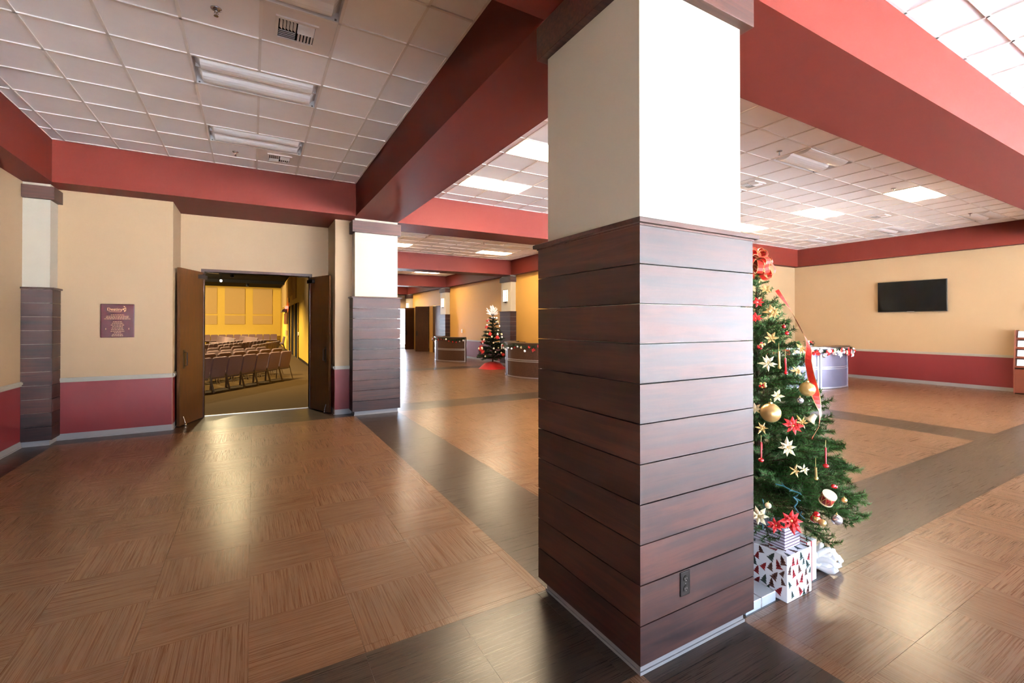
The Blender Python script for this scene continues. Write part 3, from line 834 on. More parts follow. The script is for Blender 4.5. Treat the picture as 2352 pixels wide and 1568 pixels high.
o = bevel(MB().ubox(AX - 0.09, AX - 0.003, 18.75, 19.2, 1.56, 1.66).build('exit_sign', 'exit_red'), 0.005); tag(o, 'small glowing red sign above the dark auditorium side doors', 'sign')
r = empty('awning', ((AX) * U, 20.0 * U, 1.45 * U)); tag(r, 'dark curved hood on the auditorium side wall below the red sign', 'hood')
m = MB(); b = [(-0.30 * cos(q), 0.28 * sin(q)) for q in [pi / 2 * k / 6 for k in range(7)]]
m.v = [(x, y_, z) for y_ in (-1.1, 1.1) for x, z in b + [(-0.005, 0)]]
n = len(b) + 1
m.face(tuple(range(n))); m.face(tuple(reversed(range(n, 2 * n))))
for k in range(n): m.face((k, n + k, n + (k + 1) % n, (k + 1) % n))
m.build('hood_shell', 'black_plastic', r)
o = MB().ubox(AX - 0.02, AX - 0.003, 18.98, 21.2, 0.99, 1.42).build('notice_board', 'cherry_wood'); tag(o, 'brown framed board under the dark hood in the auditorium', 'board')
o = MB().ubox(AX - 0.025, AX - 0.003, 19.1, 20.3, 0.56, 0.74).build('wall_panel_box', 'aud_panel'); tag(o, 'small beige wall box below the brown board', 'box')
o = bevel(MB().ubox(AX - 0.025, AX - 0.004, 14.2, 14.36, 0.66, 0.76).build('light_switch', 'white_gloss'), 0.004); tag(o, 'white switch plate beside the nearest dark doorway', 'switch')
# spotlights
def spotlight(x, y, z, tx, ty, tz, power, label, size=0.25, ang=1.6, deep=0.0):
    r = empty('spotlight', (x * U, y * U, z * U)); tag(r, label, 'spotlight', 'auditorium spotlights')
    d = (Vector((tx, ty, tz)) - Vector((x, y, z))).normalized()
    q = d.to_track_quat('-Z', 'Y')
    h = MB(); h.lathe([(0.06, 0.16 + deep), (0.09, 0.12 + deep), (0.10, 0.0), (0.085, 0.0), (0.08, 0.02 + deep)], 16); o = h.build('housing', 'black_plastic', r); o.rotation_mode = 'QUATERNION'; o.rotation_quaternion = q
    l = MB(); l.lathe([(0.055, 0.02 + deep), (0.04, 0.012 + deep), (0.02, 0.008 + deep)], 16); o = l.build('lens', 'spot_lens', r); o.rotation_mode = 'QUATERNION'; o.rotation_quaternion = q
    MB().tube([(0, 0, 0.1), (0, 0, (AC - z) * U)], .012, 6).build('hanger', 'black_plastic', r)
    L = bpy.data.lights.new('spot_beam', 'SPOT'); L.energy = power; L.color = (1.0, 0.80, 0.45); L.spot_size = ang; L.spot_blend = 0.6; L.shadow_soft_size = size
    lo = bpy.data.objects.new('spot_beam', L); COL.objects.link(lo); lo.parent = r; lo.rotation_mode = 'QUATERNION'; lo.rotation_quaternion = q; lo.location = tuple(d * 0.08)
spotlight(-0.80, 15.6, 2.24, 0.4, 6.5, 0.6, 45, 'glowing spotlight hanging under the black auditorium ceiling', 0.06, 1.0)
spotlight(-3.4, 17.0, 2.5, -0.8, 24.0, 1.3, 2200, 'spotlight aimed at the auditorium back wall, out of sight', 0.2, 1.7)
for i, (x, y, w) in enumerate(((-0.25, 8.7, 560), (-1.0, 11.2, 600), (-0.5, 14.0, 700), (-0.6, 17.5, 800), (-0.2, 21.5, 700))):  # downlights added to light the seating, lenses set deep out of view
    spotlight(x, y, 2.52, x - 0.15, y - 0.25, 0.0, w, 'added downlight over the auditorium seating, ' + ORD[i] + ' from the doors', 0.1, 2.3, 0.15)

# ------------------------------------------------------------------ auditorium chairs
def make_chair():
    r = empty('auditorium_chair')
    W = 0.25
    # seat cushion
    s = MB().box(-W + .01, W - .01, -0.22, 0.24, 0.40, 0.48).build('seat', 'chair_fabric', r); bevel(s, 0.03, 3)
    # back: rounded top, tilted
    m = MB(); n = 6; prof = []
    w = W - 0.012; R = 0.07; zt, zb = 0.47, -0.10
    for k in range(n + 1): q = pi / 2 * k / n; prof.append((w - R + R * cos(q), zt - R + R * sin(q)))
    for k in range(n + 1): q = pi / 2 + pi / 2 * k / n; prof.append((-w + R + R * cos(q), zt - R + R * sin(q)))
    prof += [(-w + .02, zb), (w - .02, zb)]
    N = len(prof)
    m.v = [(x, -0.03, z) for x, z in prof] + [(x, 0.03, z) for x, z in prof]
    m.face(tuple(range(N))); m.face(tuple(reversed(range(N, 2 * N))))
    for k in range(N): m.face(((k + 1) % N, k, N + k, N + (k + 1) % N))
    b = m.build('backrest', 'chair_fabric', r); b.location = (0, -0.215, 0.435); b.rotation_euler = (radians(12), 0, 0); bevel(b, 0.014, 2)
    for s in (-1, 1):
        x = s * (W - 0.015)
        MB().tube([(x, -0.24, 0.44), (x, -0.27, 0.30), (x, -0.36, 0.0)], .013, 6).build('leg', 'chair_frame', r)
        MB().tube([(x, 0.20, 0.41), (x, 0.23, 0.0)], .013, 6).build('leg', 'chair_frame', r)
        MB().tube([(x, -0.25, 0.40), (x, 0.20, 0.40)], .012, 6).build('side_rail', 'chair_frame', r)
    MB().tube([(-W + .015, -0.25, 0.37), (W - .015, -0.25, 0.37)], .011, 6).build('stretcher', 'chair_frame', r)
    return r
chair0 = make_chair(); used = [False]
def chair(x, y, face, label, group):
    o = copy_tree(chair0) if used[0] else chair0
    used[0] = True
    o.location = (x * U, y * U, 0)
    o.rotation_euler = (0, 0, math.atan2(face[1], face[0]) - pi / 2)
    tag(o, label, 'chair', group)
def chair_row(pts, n, face, row, frm, back=0.2, start=0):
    """pts: the two ends of the line of back-rest tops, in U"""
    (x0, y0), (x1, y1) = pts
    f = Vector(face).normalized()
    for k in range(n):
        t = k / max(1, n - 1)
        x, y = x0 + (x1 - x0) * t, y0 + (y1 - y0) * t
        x += f.x * 0.15; y += f.y * 0.15
        chair(x, y, f, 'upholstered chair, ' + ORD[k] + ' from the ' + frm + ' in the ' + row, 'auditorium chairs')
chair_row(((0.505, 9.06), (-0.99, 7.30)), 9, (-0.762, 0.647), 'row nearest the open doors', 'aisle end')
chair_row(((0.40, 10.10), (-1.05, 8.40)), 8, (-0.762, 0.647), 'second row from the open doors', 'aisle end')
chair_row(((0.14, 10.85), (-1.02, 9.20)), 7, (-0.77, 0.64), 'third row from the open doors', 'aisle end')
chair_row(((-0.32, 11.55), (-1.10, 10.35)), 5, (-0.79, 0.61), 'fourth row from the open doors', 'aisle end')
chair_row(((0.62, 14.6), (0.0, 11.95)), 10, (-0.97, 0.23), 'aisle row by the side wall', 'far end')
chair_row(((0.29, 15.6), (-0.66, 12.4)), 12, (-0.96, 0.28), 'second aisle row', 'far end')
chair_row(((-0.32, 15.7), (-0.98, 12.9)), 10, (-0.97, 0.23), 'third aisle row', 'far end')
chair_row(((-0.59, 18.0), (-1.17, 21.4)), 6, (-0.90, -0.43), 'light front-facing row', 'near end')
chair_row(((0.08, 18.2), (-0.40, 21.0)), 6, (-0.90, -0.43), 'front-facing row by the aisle', 'near end')
chair_row(((0.85, 23.85), (-1.75, 23.85)), 10, (0, -1), 'row against the back wall', 'side wall end')
chair_row(((1.02, 19.1), (1.02, 19.6)), 2, (-1, 0), 'pair against the side wall', 'near end')

# ------------------------------------------------------------------ hall end doors
for n, hinge, outer, lab in ((6, (5.44, 15.55), (5.06, 15.85), 'tall brown door standing open at the end of the hall, nearer of two'), (7, (5.44, 17.25), (5.06, 17.15), 'tall brown door standing open at the end of the hall, farther of two')):
    L = hypot(outer[0] - hinge[0], outer[1] - hinge[1]) * U
    r = empty('door_%d' % n, (hinge[0] * U, hinge[1] * U, 0), math.atan2(outer[1] - hinge[1], outer[0] - hinge[0]))
    r['kind'] = 'structure'; r['label'] = lab; r['category'] = 'door'
    MB().box(0, L, -.022, .022, .012, 1.61 * U).build('leaf', 'door_wood', r)
    MB().box(L - .14, L - .06, -.03, .03, 1.0, 1.3).build('push_plate', 'outlet_brown', r)
r = empty('door_8', (5.46 * U, 14.1 * U, 0)); r['kind'] = 'structure'; r['category'] = 'door'; r['label'] = 'closed brown door in the hall wall behind the pilaster'
MB().ubox(0, 0.026, 0, 1.05, 0.006, 1.61).build('leaf', 'door_wood', r)
MB().tube([(-.03, 0.15, 1.0), (-.05, 0.15, 1.0), (-.05, 0.27, 1.0)], .012, 8).build('lever', 'chrome', r)

# ------------------------------------------------------------------ sconces
def sconce(x, y, z, label):
    r = empty('wall_sconce', (x * U, y * U, z * U)); tag(r, label, 'wall lamp', 'wall lamps on the hall pilasters')
    w, h, d = 0.165, 0.25, 0.06
    g = MB().box(-d + .003, -.004, -w + .004, w - .004, -h + .01, h - .01).build('shade', 'sconce_glass', r)
    f = MB()
    for s in (-1, 1):
        f.box(-d, -d + .012, s * w - .01, s * w + .006, -h, h)
        f.box(-d, -.001, -w, w, s * h - .01, s * h + .01)
    for k in (-0.09, 0.0, 0.15): f.box(-d - .002, -d + .008, -w, w, k - .005, k + .005)
    f.box(-d - .002, -d + .008, -.04, -.032, -h, h)
    f.build('frame', 'sconce_frame', r)
    MB().box(-.05, -.001, -.05, .05, -h - .05, -h).build('bracket', 'sconce_frame', r)
sconce(5.545 - 0.2335, 9.62, 1.67, 'glowing wall lamp on the pilaster above the distant decorated tree')
sconce(5.545 - 0.2335, 13.8, 1.67, 'glowing wall lamp on the pilaster beside the brown hall doors')
sconce(5.545 - 0.2335, 17.65, 1.67, 'glowing wall lamp on the farthest pilaster')
sconce_r = 1.199 + 0.2335
r = empty('wall_sconce', (sconce_r * U, 5.385 * U, 1.67 * U), pi); tag(r, 'wall lamp seen edge-on on the hall side of the near pilaster', 'wall lamp', 'wall lamps on the hall pilasters')
MB().box(-.03, -.004, -.14, .14, -.235, .235).build('shade', 'sconce_glass', r)
f = MB()
for s in (-1, 1): f.box(-.034, -.001, s * .15 - .008, s * .15 + .008, -.24, .24); f.box(-.034, -.001, -.15, .15, s * .24 - .008, s * .24 + .008)
f.build('frame', 'sconce_frame', r)
r = empty('fire_strobe', (5.45 * U, 12.55 * U, 0.78 * U)); tag(r, 'small white wall device above the desk by the pilaster', 'wall device')
bevel(MB().box(-.05, -.002, -.06, .06, -.09, .09).build('body', 'white_gloss', r), .01); MB().box(-.07, -.05, -.03, .03, -.04, .05).build('lens', 'lens_white', r)

# ------------------------------------------------------------------ garlands and desks
def needle_strip(m, p, q, n, ln, w, rnd, spread=1.0, mi=0):
    p, q = Vector(p), Vector(q); t = (q - p)
    L = t.length
    if L < 1e-6: return
    t.normalize()
    a = t.orthogonal().normalized(); b = t.cross(a)
    for k in range(n):
        s = rnd.random(); ang = rnd.uniform(0, 2 * pi)
        rad = a * cos(ang) + b * sin(ang)
        d = (rad * spread + t * rnd.uniform(0.35, 0.9)).normalized()
        o = p + t * (L * s)
        sd = d.cross(rad.cross(t) + Vector((0.01, 0.02, 0.03))).normalized() * (w / 2)
        l = ln * rnd.uniform(0.7, 1.1)
        i = len(m.v)
        m.v += [tuple(o - sd), tuple(o + sd), tuple(o + d * l)]
        m.face((i, i + 1, i + 2), mi)

def garland(path, label, deco, seed, parent_loc=(0, 0, 0)):
    """path in metres; deco = list of (t, dz, radius, material)"""
    rnd = random.Random(seed)
    P = [Vector(p) for p in path]
    r = empty('garland', tuple(P[0])); tag(r, label, 'garland', 'christmas garlands on the desks')
    m = MB(); o0 = P[0]
    for a, b in zip(P, P[1:]):
        needle_strip(m, a - o0, b - o0, int((b - a).length * 900), 0.085, 0.007, rnd, 1.2)
    m.tube([tuple(p - o0) for p in P], 0.014, 6)
    g = m.build('garland_needles', 'needle_dark', r); g['kind'] = 'stuff'
    seg = [0.0]
    for a, b in zip(P, P[1:]): seg.append(seg[-1] + (b - a).length)
    for t, dn, dz, rad, mt, kind in deco:
        s = t * seg[-1]
        i = max(k for k in range(len(seg)) if seg[k] <= s + 1e-9); i = min(i, len(P) - 2)
        f = (s - seg[i]) / max(1e-6, seg[i + 1] - seg[i])
        c = P[i].lerp(P[i + 1], f) - o0
        tg = (P[i + 1] - P[i]).normalized(); nrm = Vector((tg.y, -tg.x, 0))
        c = c + nrm * dn + Vector((0, 0, dz))
        if kind == 'ball':
            b = MB().ball((0, 0, 0), rad, 14, 8); b.lathe([(rad * .22, rad * .9), (rad * .22, rad * 1.15)], 8); o = b.build('bauble', mt, r, True); o.location = c
        else:
            b = MB()
            for k in range(6):
                q = pi * 2 * k / 6 + rnd.random(); dd = Vector((cos(q) * tg.x, cos(q) * tg.y, sin(q)))
                sd = dd.cross(nrm) * rad * .3; tip = dd * rad + nrm * rad * .25; mid = dd * rad * .5 + nrm * rad * .3
                i0 = len(b.v); b.v += [(0, 0, 0), tuple(mid + sd), tuple(tip), tuple(mid - sd)]; b.face((i0, i0 + 1, i0 + 2, i0 + 3))
            b.ball(tuple(nrm * rad * .25), rad * .2, 8, 5)
            o = b.build('flower', mt, r); o.location = c
    return r

def arc_pts(cx, cy, R, a0, a1, n): return [(cx + R * cos(a0 + (a1 - a0) * k / n), cy + R * sin(a0 + (a1 - a0) * k / n)) for k in range(n + 1)]
def arc_slab(m, R0, R1, a0, a1, z0, z1, n=14):
    o = arc_pts(0, 0, R1, a0, a1, n); i = arc_pts(0, 0, R0, a0, a1, n)
    b = len(m.v); N = n + 1
    m.v += [(x, y, z0) for x, y in o] + [(x, y, z1) for x, y in o] + [(x, y, z0) for x, y in i] + [(x, y, z1) for x, y in i]
    for k in range(n):
        m.face((b + k, b + k + 1, b + N + k + 1, b + N + k)); m.face((b + 2 * N + k + 1, b + 2 * N + k, b + 3 * N + k, b + 3 * N + k + 1))
        m.face((b + N + k, b + N + k + 1, b + 3 * N + k + 1, b + 3 * N + k)); m.face((b + k + 1, b + k, b + 2 * N + k, b + 2 * N + k + 1))
    m.face((b, b + N, b + 3 * N, b + 2 * N)); m.face((b + n, b + 2 * N + n, b + 3 * N + n, b + N + n))
def desk(cx, cy, R, segs, front, label, deco_seed, glabel, top_mat='desk_top', deco_n=14, deco_big=False, top_range=None, gap_wedge=True):
    """curved reception desk; segs = list of (a0, a1) angles in degrees for each curved front unit, radii in U"""
    r = empty('reception_desk', (cx * U, cy * U, 0)); tag(r, label, 'desk')
    Rm, H = R * U, 0.645 * U
    for a0, a1 in segs:
        A0, A1 = radians(a0), radians(a1)
        e = 0.035 / Rm * (1 if A1 > A0 else -1)
        for z0, z1 in ((0.05, 0.30 * U), (0.345 * U, H - 0.06)):
            m = MB(); arc_slab(m, Rm - 0.02, Rm, A0 + e, A1 - e, z0, z1); m.build('front_panel', front, r)
        m = MB(); arc_slab(m, Rm - 0.025, Rm + 0.012, A0, A1, 0.012, 0.05); m.build('kick_rail', 'brushed_metal', r)
        for z in (0.300 * U, 0.328 * U):
            m = MB(); arc_slab(m, Rm - 0.02, Rm + 0.014, A0, A1, z, z + 0.017 * U * 0.9); m.build('metal_band', 'brushed_metal', r)
        m = MB(); arc_slab(m, Rm - 0.018, Rm - 0.004, A0, A1, 0.312 * U, 0.332 * U); m.build('band_recess', front, r)
        m = MB(); arc_slab(m, Rm - 0.02, Rm + 0.008, A0, A1, H - 0.06, H - 0.03); m.build('top_rail', 'brushed_metal' if front == 'desk_silver' else 'desk_laminate', r)
        for a in (A0 + e / 2, A1 - e / 2):
            m = MB(); arc_slab(m, Rm - 0.05, Rm + 0.016, a - abs(e) * 0.55, a + abs(e) * 0.55, 0.0, H - 0.03, 2); m.build('post', 'brushed_metal', r)
    lo, hi = top_range or (min(min(s) for s in segs), max(max(s) for s in segs))
    m = MB(); arc_slab(m, Rm - 0.34, Rm + 0.035, radians(lo), radians(hi), H - 0.03, H, 28); m.build('worktop', top_mat, r)
    m = MB(); arc_slab(m, Rm - 0.60, Rm - 0.04, radians(lo + 1), radians(hi - 1), 0.40 * U, 0.415 * U, 24); m.build('inner_shelf', 'desk_laminate', r)
    for a in (lo + 1, hi - 1):
        m = MB(); arc_slab(m, Rm - 0.60, Rm - 0.05, radians(a - .5), radians(a + .5), 0.0, H - 0.03, 2); m.build('end_panel', front, r)
    if len(segs) > 1:
        a = (segs[0][1] + segs[1][0]) / 2
        w = abs(segs[1][0] - segs[0][1]) * pi / 180 * Rm * 0.5
        m = MB(); rd = Vector((cos(radians(a)), sin(radians(a)), 0)); tg = Vector((-rd.y, rd.x, 0))
        pts = [(-w * 1.0, H - 0.05), (w * 1.0, H - 0.05), (w * 0.95, 0.02), (w * 0.4, 0.02)]
        m.v = [tuple(rd * (Rm - d) + tg * s + Vector((0, 0, z))) for d in (0.03, 0.012) for s, z in pts]
        for q in ((3, 2, 1, 0), (4, 5, 6, 7), (0, 1, 5, 4), (1, 2, 6, 5), (2, 3, 7, 6), (3, 0, 4, 7)): m.face(q)
        m.build('wedge_panel', 'brushed_metal', r)
    # garland swagged along the front edge
    rnd = random.Random(deco_seed)
    pts = []
    N = 36
    for k in range(N + 1):
        t = k / N; a = radians(lo + (hi - lo) * t)
        sw = abs(sin(t * pi * 3)) * 0.07
        pts.append((cx * U + (Rm + 0.06) * cos(a), cy * U + (Rm + 0.06) * sin(a), H - 0.055 - sw))
    deco = []
    for k in range(deco_n):
        mt = rnd.choice(['white_gloss', 'white_gloss', 'silver_ball', 'red_gloss', 'cream_petal'])
        kind = 'flower' if (mt in ('cream_petal',) or rnd.random() < (0.5 if deco_big else 0.25)) else 'ball'
        deco.append(((k + 0.5) / deco_n, rnd.uniform(.03, .07), rnd.uniform(-.12, .02), rnd.uniform(.025, .04) * (1.9 if kind == 'flower' else 1.0) * (1.35 if deco_big else 1.0), 'red_petal' if (kind == 'flower' and rnd.random() < .45) else mt, kind))
    garland(pts, glabel, deco, deco_seed)
    return r
desk(7.95, 4.75, 1.13, [(222, 246), (247.5, 284)], 'desk_silver', 'silver curved reception desk in front of the television wall', 5, 'garland of white and red flowers on the silver desk', deco_n=64, deco_big=True, top_range=(200, 300))
desk(5.15, 7.45, 0.92, [(224, 168), (164, 122)], 'desk_laminate', 'brown curved desk partly hidden by the large column', 11, 'garland with white baubles on the desk beside the large column', deco_n=20)
desk(5.30, 11.75, 0.95, [(240, 182), (178, 130)], 'desk_laminate', 'brown curved desk farther down the hall beside the distant tree', 23, 'garland with white baubles on the farther desk in the hall', deco_n=20)

# small arrangement standing on the silver desk
fx, fy, fz = 7.46, 3.83, 0.6455
fa = empty('flower_arrangement', (fx * U, fy * U, fz * U)); tag(fa, 'small red and white flower arrangement standing on the silver desk', 'flower arrangement')
rnd = random.Random(77); m = MB()
for k in range(16):
    q = 2 * pi * k / 16; needle_strip(m, (0, 0, .03), (.12 * cos(q), .12 * sin(q), .05 + .05 * (k % 3)), 40, .05, .006, rnd, 1.0)
m = m.build('greenery', 'needle_dark', fa); m['kind'] = 'stuff'
MB().lathe([(.06, 0.0), (.075, .05)], 14).build('bowl', 'silver_ball', fa)
for k in range(9):
    q = rnd.uniform(0, 2 * pi); rr_ = rnd.uniform(0, .1)
    o = MB().ball((0, 0, 0), rnd.uniform(.022, .034), 12, 7).build('bauble', ('red_gloss', 'white_gloss', 'red_gloss')[k % 3], fa, True); o.location = (rr_ * cos(q), rr_ * sin(q), .08 + rnd.uniform(0, .06))

# ------------------------------------------------------------------ television
r = empty('television', (9.72 * U, 3.345 * U, 1.463 * U)); tag(r, 'large black flat television on the cream wall', 'television')
W, Hh = 0.465 * U, 0.263 * U
bevel(MB().box(-.115, -.07, -W, W, -Hh, Hh).build('cabinet', 'black_plastic', r), .006)
MB().box(-.117, -.115, -W + .016, W - .016, -Hh + .022, Hh - .016).build('screen', 'tv_screen', r)
MB().box(-.119, -.115, -.09, .09, -Hh + .001, -Hh + .016).build('logo_bar', 'vinyl_base', r)
MB().box(-.07, -.002, -.28, .28, -.2, .2).build('wall_bracket', 'black_plastic', r)

# ------------------------------------------------------------------ brochure rack at the right edge
r = empty('brochure_rack', (9.72 * U, 1.80 * U, 0)); tag(r, 'cherry wood brochure rack cut off by the right edge', 'rack')
D, Wd, HT = 0.30, 0.31 * U, 0.905 * U
for s in (-1, 1):
    m = MB(); prof = [(-D - .12, 0), (-D - .12, 0.36 * U), (-D + .02, HT), (0, HT), (0, 0)]
    y = s * Wd; m.v = [(x, y - .012, z) for x, z in prof] + [(x, y + .012, z) for x, z in prof]; n = 5
    m.face(tuple(range(n))); m.face(tuple(reversed(range(n, 2 * n))))
    for k in range(n): m.face(((k + 1) % n, k, n + k, n + (k + 1) % n))
    m.build('side_panel', 'cherry_wood', r)
MB().box(-.03, -.01, -Wd, Wd, 0.02, HT - .02).build('back_panel', 'cherry_wood', r)
MB().box(-D - .11, -.03, -Wd + .012, Wd - .012, 0.02, 0.35 * U).build('cabinet_base', 'cherry_wood', r)
for k in range(4):
    z = 0.37 * U + k * 0.235; x = -D - .10 + k * .035
    MB().box(x, -.03, -Wd + .012, Wd - .012, z, z + .018).build('shelf', 'cherry_wood', r)
    MB().box(x, x + .012, -Wd + .012, Wd - .012, z + .018, z + .05).build('shelf_lip', 'cherry_wood', r)
    for j in range(5):
        mt = ('white_gloss', 'paper_yellow')[(k == 1 and j % 2 == 1)]
        yy = Wd - .105 - j * .19
        b = MB().box(-.012, .012, -.075, .075, 0, .19).build('brochure', mt)
        b.location = (9.72 * U + x + .07, 1.80 * U + yy, z + .0195); b.rotation_euler = (0, radians(14), 0)
        tag(b, ('yellow' if mt == 'paper_yellow' else 'white') + ' brochure, ' + ORD[j] + ' along on the ' + ORD[k] + ' shelf up of the cherry rack', 'brochure', 'brochures in the rack')
r = empty('wall_device', (9.72 * U, 2.02 * U, 1.24 * U)); tag(r, 'small beige wall device above the brochure rack at the edge', 'wall device')
bevel(MB().box(-.05, -.002, -.05, .05, -.07, .07).build('body', 'rail_grey', r), .012); MB().box(-.06, -.05, -.02, .02, -.03, .03).build('button', 'white_gloss', r)

# ------------------------------------------------------------------ christmas trees
def sprig_mesh(L, seed, dens=1.0, needle=0.028, nw=0.0034, mt='needle'):
    """one branch along +x, with side twigs and needles"""
    rnd = random.Random(seed)
    m = MB()
    axis = lambda t: Vector((L * t, 0, -0.10 * L * t * t + 0.02 * sin(3 * t)))
    n = max(3, int(L / 0.08))
    pts = [axis(k / n) for k in range(n + 1)]
    m.tube([tuple(p) for p in pts], [0.006 * (1 - 0.7 * k / n) for k in range(n + 1)], 4, 1)
    for a, b in zip(pts, pts[1:]): needle_strip(m, a, b, int((b - a).length * 620 * dens), needle, nw, rnd, 0.9)
    s = 0.30 * L if L > 0.25 else 0.1 * L
    side = 1
    while s < L * 0.97:
        t = s / L
        base = axis(t)
        tl = min(0.20, 0.30 * (L - s) + 0.07) * rnd.uniform(.8, 1.15)
        a = radians(rnd.uniform(32, 52)) * side
        d = Vector((cos(a), sin(a), rnd.uniform(-.25, .25))).normalized()
        e = base + d * tl
        m.tube([tuple(base), tuple(e)], 0.003, 3, 1, caps=False)
        needle_strip(m, base + d * tl * .1, e, int(tl * 640 * dens), needle, nw, rnd, 0.9)
        side = -side
        s += 0.036
    # tip tuft
    needle_strip(m, axis(0.93), axis(1.0) + Vector((0.01, 0, 0)), int(26 * dens), needle, nw, rnd, 0.7)
    m.mats = [mt, 'bark']
    return m.mesh('branch')
def build_tree(x, y, z0, ztop, R, zlow, layers, label, mt, dens, needle, nw, per, name='christmas_tree', seed=1, wall_x=None):
    rnd = random.Random(seed)
    r = empty(name, (x * U, y * U, 0)); tag(r, label, 'christmas tree')
    Hm = ztop
    MB().tube([(0, 0, 0.06), (0, 0, ztop - 0.05)], [0.03, 0.008], 8).build('trunk', 'bark', r)
    st = MB()
    for k in range(4):
        q = pi / 2 * k + .4; st.tube([(0, 0, .10), (cos(q) * .24, sin(q) * .24, .008)], .012, 6)
    st.build('tree_stand', 'wire_green', r)
    lens = [0.16, 0.28, 0.40, 0.53, 0.66, 0.80]
    lib = {l: [sprig_mesh(l, seed * 100 + int(l * 100) + v, dens, needle, nw, mt) for v in range(2)] for l in lens if l <= R * 1.15}
    for i in range(layers):
        t = i / (layers - 1)
        z = zlow + (ztop - 0.06 - zlow) * t ** 0.95
        rad = R * (Hm - z) / (Hm - zlow) + 0.03
        n = max(4, int(round(2 * pi * rad / per)) )
        ph = rnd.uniform(0, 2 * pi)
        for k in range(n):
            q = ph + 2 * pi * k / n + rnd.uniform(-.12, .12)
            Lr = rad * rnd.uniform(.84, 1.0)
            if wall_x is not None and cos(q) < -0.05: Lr = min(Lr, (wall_x - 0.12) / -cos(q))
            l = min(lib, key=lambda v: abs(v - Lr))
            tilt = radians(rnd.uniform(2, 16) + 26 * t)
            o = place(rnd.choice(lib[l]), 'branch', r, (0, 0, z - 0.02), None, Lr / l)
            o.rotation_euler = (rnd.uniform(-.5, .5), -tilt, q)
    top = place(rnd.choice(lib[min(lib)]), 'branch', r, (0, 0, ztop - 0.16)); top.rotation_euler = (0, -pi / 2, 0)
    return r
TX, TY = 1.92, 1.2
build_tree(TX, TY, 0, 2.20, 0.70, 0.40, 20, 'tall green decorated tree standing right beside the large column', 'needle', 1.0, 0.032, 0.0042, 0.185, seed=2, wall_x=(1.92 - 1.459) * 1.75)
build_tree(4.66, 9.05, 0, 2.28, 0.66, 0.42, 13, 'distant decorated tree between the two brown desks in the hall', 'needle_dark', 0.55, 0.05, 0.010, 0.30, seed=5)

def flower_petal(mt, L=1.0, w=0.34):
    m = MB()
    m.v = [(0, 0, 0), (L * .5, w, .10 * L), (L * 1.0, 0, .02 * L), (L * .5, -w, .10 * L), (L * .5, 0, .17 * L), (L * .5, 0, .13 * L)]
    for q in ((0, 4, 1), (1, 4, 2), (2, 4, 3), (3, 4, 0), (0, 1, 5), (1, 2, 5), (2, 3, 5), (3, 0, 5)): m.face(q)
    m.mats = [mt]
    return m.mesh('petal')
PET = {}
def poinsettia(x, y, z, size, mt, label, center='gold', n=6, axis=(TX, TY), name='poinsettia', w=0.30, group='flowers on the tree beside the column'):
    r = empty(name, (x * U, y * U, z * U))
    out = Vector((x - axis[0], y - axis[1], 0.12)).normalized()
    out = (out + Vector((-0.5, -0.6, 0.1)) * 0.5).normalized()
    q = out.to_track_quat('Z', 'Y')
    r.rotation_mode = 'QUATERNION'; r.rotation_quaternion = q
    tag(r, label, 'ornament', group)
    size *= 0.86
    n += 2; w *= 0.72
    if (mt, w) not in PET: PET[(mt, w)] = flower_petal(mt, 1.0, w)
    for ring_, k0, s in ((0, n, 1.0), (1, n - 1, 0.66)):
        for k in range(k0):
            a = 2 * pi * (k + 0.5 * ring_) / k0
            o = place(PET[(mt, w)], 'petal', r, (0, 0, 0.006 * ring_), (random.uniform(-.3, .3), -0.2 - 0.4 * ring_ + random.uniform(-.25, .25), a + random.uniform(-.15, .15)), size * s * random.uniform(.8, 1.1))
    MB().ball((0, 0, size * .16), size * .13, 8, 5).build('flower_center', center, r, True)
    return r
def bauble(x, y, z, rad, mt, label, name='bauble', group='baubles on the tree beside the column'):
    r = empty(name, (x * U, y * U, z * U)); tag(r, label, 'ornament', group)
    MB().ball((0, 0, 0), rad, 24, 14).build('ball', mt, r, True)
    c = MB().lathe([(rad * .2, rad * .93), (rad * .2, rad * 1.12)], 10).build('cap', 'gold', r)
    MB().tube([(0, 0, rad * 1.1), (rad * .1, 0, rad * 1.3), (0, 0, rad * 1.45)], .0015, 5).build('hook', 'gold', c)
    return r
def berries(x, y, z, rad, n, mats, label, seed):
    rnd = random.Random(seed)
    r = empty('berry_cluster', (x * U, y * U, z * U)); tag(r, label, 'ornament', 'berry picks on the tree beside the column')
    for k in range(n):
        d = Vector((rnd.gauss(0, 1), rnd.gauss(0, 1), rnd.gauss(0, 1))).normalized() * rad * rnd.uniform(.6, 2.3)
        MB().ball(tuple(d), rad * rnd.uniform(.75, 1.1), 10, 6).build('berry', mats[k % len(mats)], r, True)
def out_pt(x, y, z, d):
    v = Vector((x - TX, y - TY, 0)).normalized()
    return x + v.x * d, y + v.y * d, z
def P(x, y, z, d=0.025): return out_pt(x, y, z, d)

